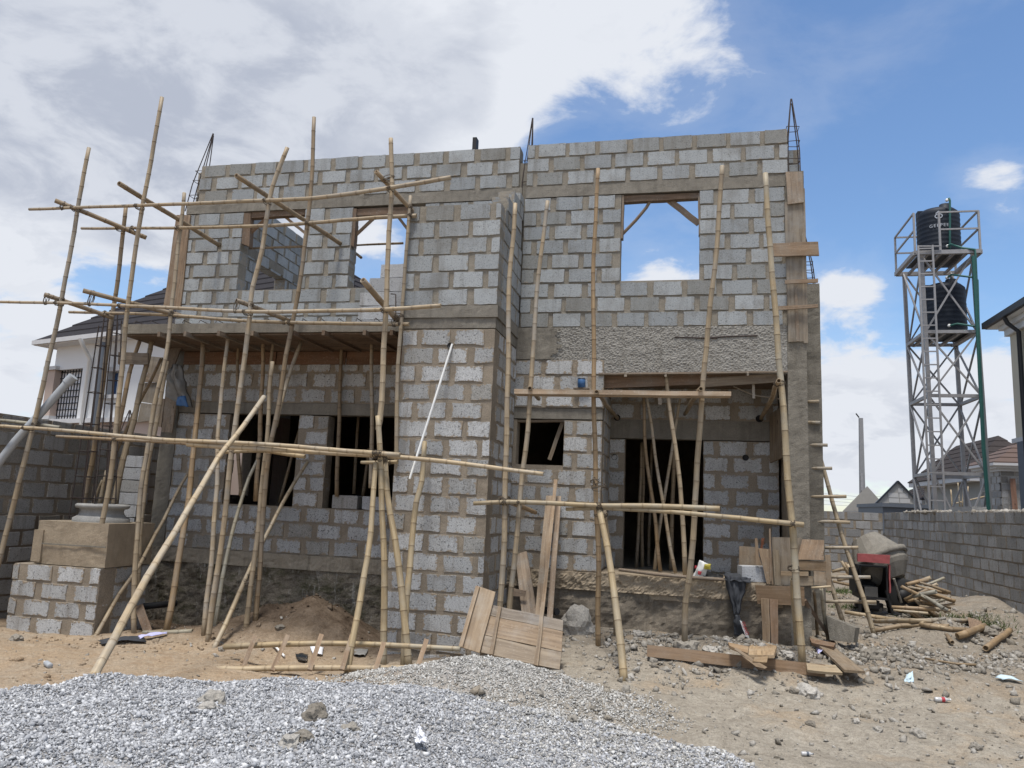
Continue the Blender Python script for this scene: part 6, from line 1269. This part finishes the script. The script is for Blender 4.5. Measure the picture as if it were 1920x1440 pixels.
    me = bpy.data.meshes.new('emblem'); me.from_pydata([v for v in mb.v], [], mb.f); me.materials.append(M['print']); wrap(me, 'emblem', zc+.10, px_ang, T)
    # green supply pipes
    g = thing('supply_pipe', 'green water pipes running down the right side of the tank tower', 'pipe', tuple(at(1850, 955, 12.0)))
    def gp(pts, r_=.03, mat='green'): mb = MB(); mb.tube(pts, r_, 8); mb.build('pipe_run', M[mat], g)
    gp([at(1775, 374, 12.35), at(1780, 372, 12.3), at(1781, 376, 12.3), at(1781, 466, 12.3)]); gp([at(1776, 462, 12.35), at(1783, 458, 12.2), at(1805, 465, 12.0), at(1828, 468, 11.9), at(1829, 480, 11.9), at(1836, 640, 11.9), at(1846, 840, 11.9), at(1858, 985, 11.9)], .032)
    gp([at(1775, 521, 12.35), at(1784, 515, 12.2), at(1825, 520, 11.95), at(1833, 525, 11.92), at(1836, 640, 11.95)]); gp([at(1779, 611, 12.35), at(1795, 607, 12.2), at(1836, 613, 11.95)]); gp([at(1825, 480, 11.85), at(1834, 640, 11.85), at(1844, 840, 11.85), at(1856, 985, 11.85)], .05)
    for p in ((1775, 376), (1776, 462), (1775, 521), (1779, 611)): mb = MB(); mb.lathe(at(p[0], p[1], 12.36), (0, -1, 0), [(0, 0), (.045, 0), (.045, .06), (0, .06)], 10); mb.build('pipe_valve', M['bag_white'], g)
water_tower()

# ------------------------------------------------------------------ roofs and neighbouring houses
def hip_roof(parent, x0, x1, y0, y1, z, rise, over, mat, courses=9, xf=lambda p: p, gable=False):
    """hipped roof built of stepped tile courses on its four slopes"""
    X0, X1, Y0, Y1 = x0-over, x1+over, y0-over, y1+over; half = min(X1-X0, Y1-Y0)/2
    for k in range(courses):
        a, b = k/courses, (k+1)/courses; mb = MB(); st = .035
        def rect(t): i = half*t*.999; return [Vector((X0+i, Y0+i, z+rise*t)), Vector((X1-i, Y0+i, z+rise*t)), Vector((X1-i, Y1-i, z+rise*t)), Vector((X0+i, Y1-i, z+rise*t))]
        A, B = rect(a), rect(b)
        for i in range(4):
            j = (i+1) % 4; A0, A1, B1, B0 = A[i]+Vector((0, 0, st)), A[j]+Vector((0, 0, st)), B[j], B[i]
            mb.face([xf(q) for q in (A0, A1, B1, B0)]); mb.face([xf(q) for q in (A[i]-Vector((0, 0, .01)), A[j]-Vector((0, 0, .01)), A1, A0)])
        mb.build('tile_course', M[mat], parent)
def neighbour_left():
    th = math.radians(-17); ux = Vector((math.cos(th), math.sin(th), 0)); uy = Vector((-math.sin(th), math.cos(th), 0)); O = at(107, 655, 6.0); O = Vector((O.x, O.y, 0)); n = -uy
    o = thing('neighbour_house', 'white rendered house with a dark tiled roof beyond the left wall', 'house', (O.x, O.y, -1.4)); ORG_ = ORG[o]
    xf = lambda p: O+ux*p[0]+uy*p[1]+Vector((0, 0, p[2]))
    def loc(px, py, k=0.): q = at_plane(px, py, O+n*k, n); d = q-O; return d.dot(ux), q.z
    ze = loc(107, 652)[1]; zs = loc(120, 786)[1]; Lx = 9.0
    def lbox(nm, a, b, mat, parent=o):
        mb = MB(); mb.box(a, b); mb.v = [tuple(xf(v)) for v in mb.v]; return mb.build(nm, M[mat], parent)
    w0 = loc(109, 694); w1 = loc(155, 694); wb = loc(142, 779)[1]; s0 = loc(205, 694); s1 = loc(220, 740)
    # front wall pieces round the openings
    lbox('wall', (0, 0, w0[1]), (s0[0], .25, ze), 'white'); lbox('wall', (w1[0], 0, zs), (s0[0], .25, w0[1]-.003), 'white'); lbox('wall', (s0[0], 0, s0[1]), (Lx, .25, ze), 'white'); lbox('wall', (s0[0]+.55, 0, zs), (Lx, .25, s0[1]-.003), 'white'); lbox('wall', (s0[0], 0, zs), (s0[0]+.547, .25, s1[1]), 'white')
    lbox('lower_wall', (0, .03, -1.4), (Lx, .25, zs-.12), 'pink'); lbox('sill_band', (-.15, -.10, zs-.12), (Lx, .24, zs-.003), 'trim')
    lbox('side_wall', (0, .26, -1.4), (.25, 8, ze), 'white'); lbox('corner_pilaster', (-.22, -.06, zs), (.16, .2, w0[1]), 'pink'); lbox('pilaster_cap', (-.32, -.12, w0[1]), (.26, .26, w0[1]+.10), 'trim'); lbox('pilaster_foot', (-.32, -.12, zs), (.26, .24, zs+.10), 'trim')
    f = lbox('grille_sky_pane', (.162, .16, zs+.01), (w1[0]-.003, .18, w0[1]-.004), 'film')  # pale pane standing in for the bright sky behind the bars
    for k in range(9): x = .25+(w1[0]-.3)*k/8; lbox('grille_bar', (x-.012, .08, zs+.01), (x+.012, .10, w0[1]), 'black', f)
    for k in range(8): z = zs+.1+(w0[1]-zs-.15)*k/7; lbox('grille_bar', (.17, .10, z-.012), (w1[0]-.01, .12, z+.012), 'black', f)
    g = lbox('window', (s0[0]+.06, .14, s1[1]), (s0[0]+.5, .17, s0[1]-.06), 'glass_blue'); lbox('window_head', (s0[0]-.12, -.09, s0[1]-.05), (s0[0]+.67, .13, s0[1]+.06), 'trim', g); lbox('window_sill', (s0[0]-.1, -.09, s1[1]-.1), (s0[0]+.65, .13, s1[1]), 'trim', g); lbox('window_frame', (s0[0]+.25, .10, s1[1]), (s0[0]+.29, .137, s0[1]-.06), 'trim', g)
    a, b = loc(243, 850), loc(259, 897); g = lbox('window', (a[0], .0, b[1]), (b[0]+.25, .028, a[1]), 'glass_blue'); lbox('window_head', (a[0]-.15, -.10, a[1]), (b[0]+.4, .02, a[1]+.15), 'trim', g); lbox('window_frame', (a[0]-.14, -.05, b[1]), (a[0]-.003, .02, a[1]-.003), 'trim', g)
    lbox('eaves_board', (-.38, -.38, ze+.0), (Lx+.3, 8.3, ze+.03), 'white'); lbox('gutter', (-.46, -.46, ze+.02), (Lx+.3, -.383, ze+.14), 'trim'); lbox('gutter', (-.50, -.38, ze+.02), (-.383, 8.3, ze+.14), 'trim')
    hip_roof(o, 0, Lx, 0, 8.0, ze+.12, 3.7, .42, 'roof', 14, xf)
    d0, d1, d2, d3 = loc(152, 648, .55), loc(155, 660, .4), loc(168, 668, .12), loc(146, 800, .12)
    mb = MB(); mb.tube([xf((d0[0], -.6, ze)), xf((d0[0]+.02, -.5, ze-.2)), xf((d2[0], -.1, ze-.45)), xf((d2[0], -.1, zs-.9))], .055, 8); mb.build('downpipe', M['pvc'], o)
    mb = MB(); p0, p1 = loc(196, 655, .3), loc(176, 800, .3); mb.tube([xf((p0[0], -.3, ze-.1)), xf((p0[0], -.3, zs-.8))], .09, 8); mb.build('downpipe', M['slate'], o)
neighbour_left()
def neighbour_right():
    X = 8.6; o = thing('neighbour_house', 'cream house corner with dark eaves and gutter at the right edge', 'house', (X, 8, -1.2)); YE = at_x(1893, 620, X).y; ze = at_x(1893, 618, X).z
    def bx(nm, a, b, mat, p=None): mb = MB(); mb.box(a, b); return mb.build(nm, M[mat], p or o)
    zc = at_x(1908, 822, X).z
    bx('wall', (X, 1.5, zc), (13, YE, ze), 'cream'); bx('lower_wall', (X+.02, 1.5, -1.2), (13, YE-.05, zc-.12), 'slate'); bx('band', (X-.08, 1.4, zc-.12), (13, YE+.08, zc-.003), 'trim')
    bx('cornice', (X-.10, 1.4, ze-.18), (13, YE+.10, ze-.003), 'white'); bx('cornice', (X-.2, 1.4, ze), (13, YE+.2, ze+.12), 'white'); ex = at(1845, 611, YE+.55).x
    bx('soffit', (ex+.05, 1.3, ze+.125), (13.4, YE+.5, ze+.16), 'white'); bx('gutter', (ex-.06, 1.2, ze+.14), (ex+.047, YE+.56, ze+.31), 'dark_metal'); bx('gutter', (ex+.05, YE+.503, ze+.14), (13.5, YE+.6, ze+.31), 'dark_metal')
    hip_roof(o, ex+.35, 14, 1.6, YE+.2, ze+.2, 2.2, .35, 'roof', 8)
    mb = MB(); a = at_x(1878, 597, ex+.05); yy = at_x(1914, 660, X-.08).y; mb.tube([Vector((ex+.02, yy, ze+.12)), Vector((ex+.08, yy, ze-.02)), Vector((X-.1, yy, ze-.25)), Vector((X-.1, yy, -1.0))], .06, 8); mb.build('downpipe', M['dark_metal'], o)
    bx('pier', (X-.12, 1.6, -1.2), (X+.0, at_x(1909, 870, X-.12).y, zc-.125), 'slate')
neighbour_right()
def far_buildings():
    # gable of grey blocks
    Y = 26.0; A, L_, R_ = at(1683, 903, Y), at(1629, 958, Y), at(1737, 958, Y); o = thing('gable_house', 'distant unfinished grey block gable beyond the back wall', 'house', ((L_.x+R_.x)/2, Y, -1)); mb = MB()
    mb.face([(L_.x, Y, -1), (R_.x, Y, -1), (R_.x, Y, L_.z), (A.x, Y, A.z), (L_.x, Y, L_.z)]); mb.face([(L_.x, Y+6, -1), (L_.x, Y+6, L_.z), (A.x, Y+6, A.z), (R_.x, Y+6, L_.z), (R_.x, Y+6, -1)]); mb.face([(L_.x, Y, -1), (L_.x, Y, L_.z), (L_.x, Y+6, L_.z), (L_.x, Y+6, -1)]); mb.face([(R_.x, Y, -1), (R_.x, Y+6, -1), (R_.x, Y+6, L_.z), (R_.x, Y, L_.z)]); mb.build('gable_wall', M['far_mortar'], o)
    mb = MB(); z = L_.z-1.2; r = 0
    while z < A.z-.15:
        hw = (R_.x-L_.x)/2*min(1, (A.z-z-.25)/(A.z-L_.z)); x = A.x-hw+(r % 2)*.22
        while x < A.x+hw-.1: e = min(x+.42, A.x+hw); mb.box((x, Y-.02, z), (e, Y-.001, z+.2)); x += .46
        z += .23; r += 1
    b = mb.build('block', M['grey_block_far'], o); b['kind'] = 'stuff'
    for P, Q in ((L_, A), (A, R_)): bar_mb(P+Vector((0, -.03, .02)), Q+Vector((0, -.03, .02)), .07, None, .12).build('verge_board', M['dark_metal'], o)
    mb = MB(); p = at(1745, 958, 22); mb.box((at(1655, 955, 22).x, 22, .3), (p.x, 26.5, 1.35)); mb.box((at(1655, 955, 22).x-.05, 21.9, 1.353), (p.x+.2, 26.6, 1.5)); tag(mb.build('low_shed', M['slate']), 'low dark shed roof behind the corner of the site walls', 'shed')
    # utility pole and wires
    a, t = at(1617, 960, 40), at(1614, 784, 40); o = thing('utility_pole', 'tall tapering concrete utility pole standing behind the back wall', 'utility pole', (a.x, 40, -1)); mb = MB()
    w0, w1 = .20, .14; V = lambda x, z, w: [(x-w, 40-w, z), (x+w, 40-w, z), (x+w, 40+w, z), (x-w, 40+w, z)]; A_, B_ = V(a.x, -1, .18), V(t.x, t.z, w1*.8)
    for i in range(4): mb.face([A_[i], A_[(i+1) % 4], B_[(i+1) % 4], B_[i]])
    mb.face(B_); mb.build('pole_shaft', M['pole_conc'], o)
    for z0, z1 in ((a.z-.1, a.z+1.0), (a.z+1.3, a.z+2.4)): mb = MB(); mb.box((a.x-.09, 39.77, z0), (a.x+.07, 39.82, z1)); mb.build('pole_recess', M['steel'], o)
    mb = MB(); mb.tube([(t.x-.12, 39.9, t.z+.02), (t.x-.3, 39.9, t.z+.28)], .04, 6); mb.build('pole_bracket', M['black'], o)
    for k, (y0, y1) in enumerate(((927, 932), (934, 939), (941, 944), (948, 950))): mb = MB(); mb.tube([at(1535, y0-3, 45), at(1617, y1, 40.1), at(1700, y1-2, 36)], .012, 4); tag(mb.build('power_line', M['steel']), '%s of the thin wires crossing low behind the back wall' % ['topmost', 'second', 'third', 'lowest'][k], 'wire')
    # brown-roofed houses behind the tower
    def house_box(label, px0, px1, ytop, Y, depth, mat, roofmat, rise, over, win=()):
        a, b = at(px0, ytop, Y), at(px1, ytop, Y); o = thing('far_house', label, 'house', ((a.x+b.x)/2, Y, -1)); mb = MB(); mb.box((a.x, Y, -1), (b.x, Y+depth, a.z)); mb.build('wall', M[mat], o)
        mb = MB(); mb.box((a.x-over, Y-over, a.z+.003), (b.x+over, Y+depth+over, a.z+.22)); mb.build('eaves', M['trim'], o); hip_roof(o, a.x, b.x, Y, Y+depth, a.z+.23, rise, over+.05, roofmat, 7)
        for (u0, v0, u1, v1) in win:
            p, q = at(u0, v0, Y), at(u1, v1, Y); mb = MB(); mb.box((p.x, Y-.02, q.z), (q.x, Y+.0-.003, p.z)); w = mb.build('window', M['glass_dark'], o); mb = MB(); mb.box((p.x-.08, Y-.06, q.z-.12), (q.x+.08, Y-.003, q.z-.004)); mb.build('window_sill', M['trim'], w)
        # block joints on the wall face, built as low courses
        m2 = MB(); z = -.5; r = 0
        while z < a.z-.25:
            x = a.x+.02+(r % 2)*.3
            while x < b.x-.5: m2.box((x, Y-.015, z), (x+.54, Y-.002, z+.24)); x += .6
            z += .28; r += 1
        s = m2.build('block', M['grey_block_far'] if mat == 'far_mortar' else M[mat], o); s['kind'] = 'stuff'; return o
    house_box('far house with a wide brown hip roof seen through the tower legs', 1745, 1832, 946, 34, 7, 'cream', 'roof_br', 1.0, .6, ((1775, 952, 1790, 964),))
    house_box('far house with a brown roof and grey block walls right of the tower', 1838, 1960, 903, 25, 8, 'far_mortar', 'roof_br', 1.9, .6, ((1852, 908, 1862, 918), (1872, 914, 1890, 930)))
    a, b = at(1876, 878, 18), at(1960, 878, 18); o = thing('corner_turret', 'grey block turret with a white cornice and orange-brown roof at the right', 'house', (a.x+1, 18, -1)); 
    wall('block_course', o, (a.x, 18), 0, b.x-a.x, -1, int((a.z+1)/.25), .25, 'block_old', 'far_mortar', step=.48, openings=((.72, 1.2, a.z-.95, a.z-.35),)); wall('block_course', o, (a.x, 20), -90, 1.98, -1, int((a.z+1)/.25), .25, 'block_old', 'far_mortar', step=.48); flush_blocks(o, 300)
    for k, (e, z) in enumerate(((.08, 0), (.2, .09), (.34, .18))): mb = MB(); mb.box((a.x-e, 18-e, a.z-.1+z), (b.x+e, 20+e, a.z-.1+z+.087)); mb.build('cornice', M['trim'], o)
    hip_roof(o, a.x, b.x+1, 18, 20.5, a.z+.18, .95, .3, 'roof_orange', 5)
    stick('timber_post', Vector((a.x+.35, 17.8, -.8)), Vector((a.x+.3, 17.85, a.z-.35)), .16, .05, 'timber', o, (.8, .55, .5)); 
    mb = MB(); mb.box((a.x+.7, 18.1, a.z-.96), (a.x+1.22, 18.14, a.z-.34)); mb.build('window', M['glass_dark'], o)
    # scaffold sticks before the far houses
    for k, q in enumerate([[(1796, 905), (1800, 950)], [(1808, 900), (1804, 952)], [(1815, 912), (1812, 950)], [(1783, 918), (1786, 955)], [(1790, 944), (1850, 930)], [(1880, 880), (1890, 955)]]):
        pole(['first thin stick', 'second thin stick', 'third thin stick', 'fourth thin stick', 'level thin pole', 'thin slanting pole'][k]+' of the far scaffold behind the right wall', q, 17.0+k*.3, .07, 'l', lash=False, group='far scaffold sticks')
M['roof_orange'] = plain('roof_tile_orange', (.11, .075, .062), .9)
far_buildings()
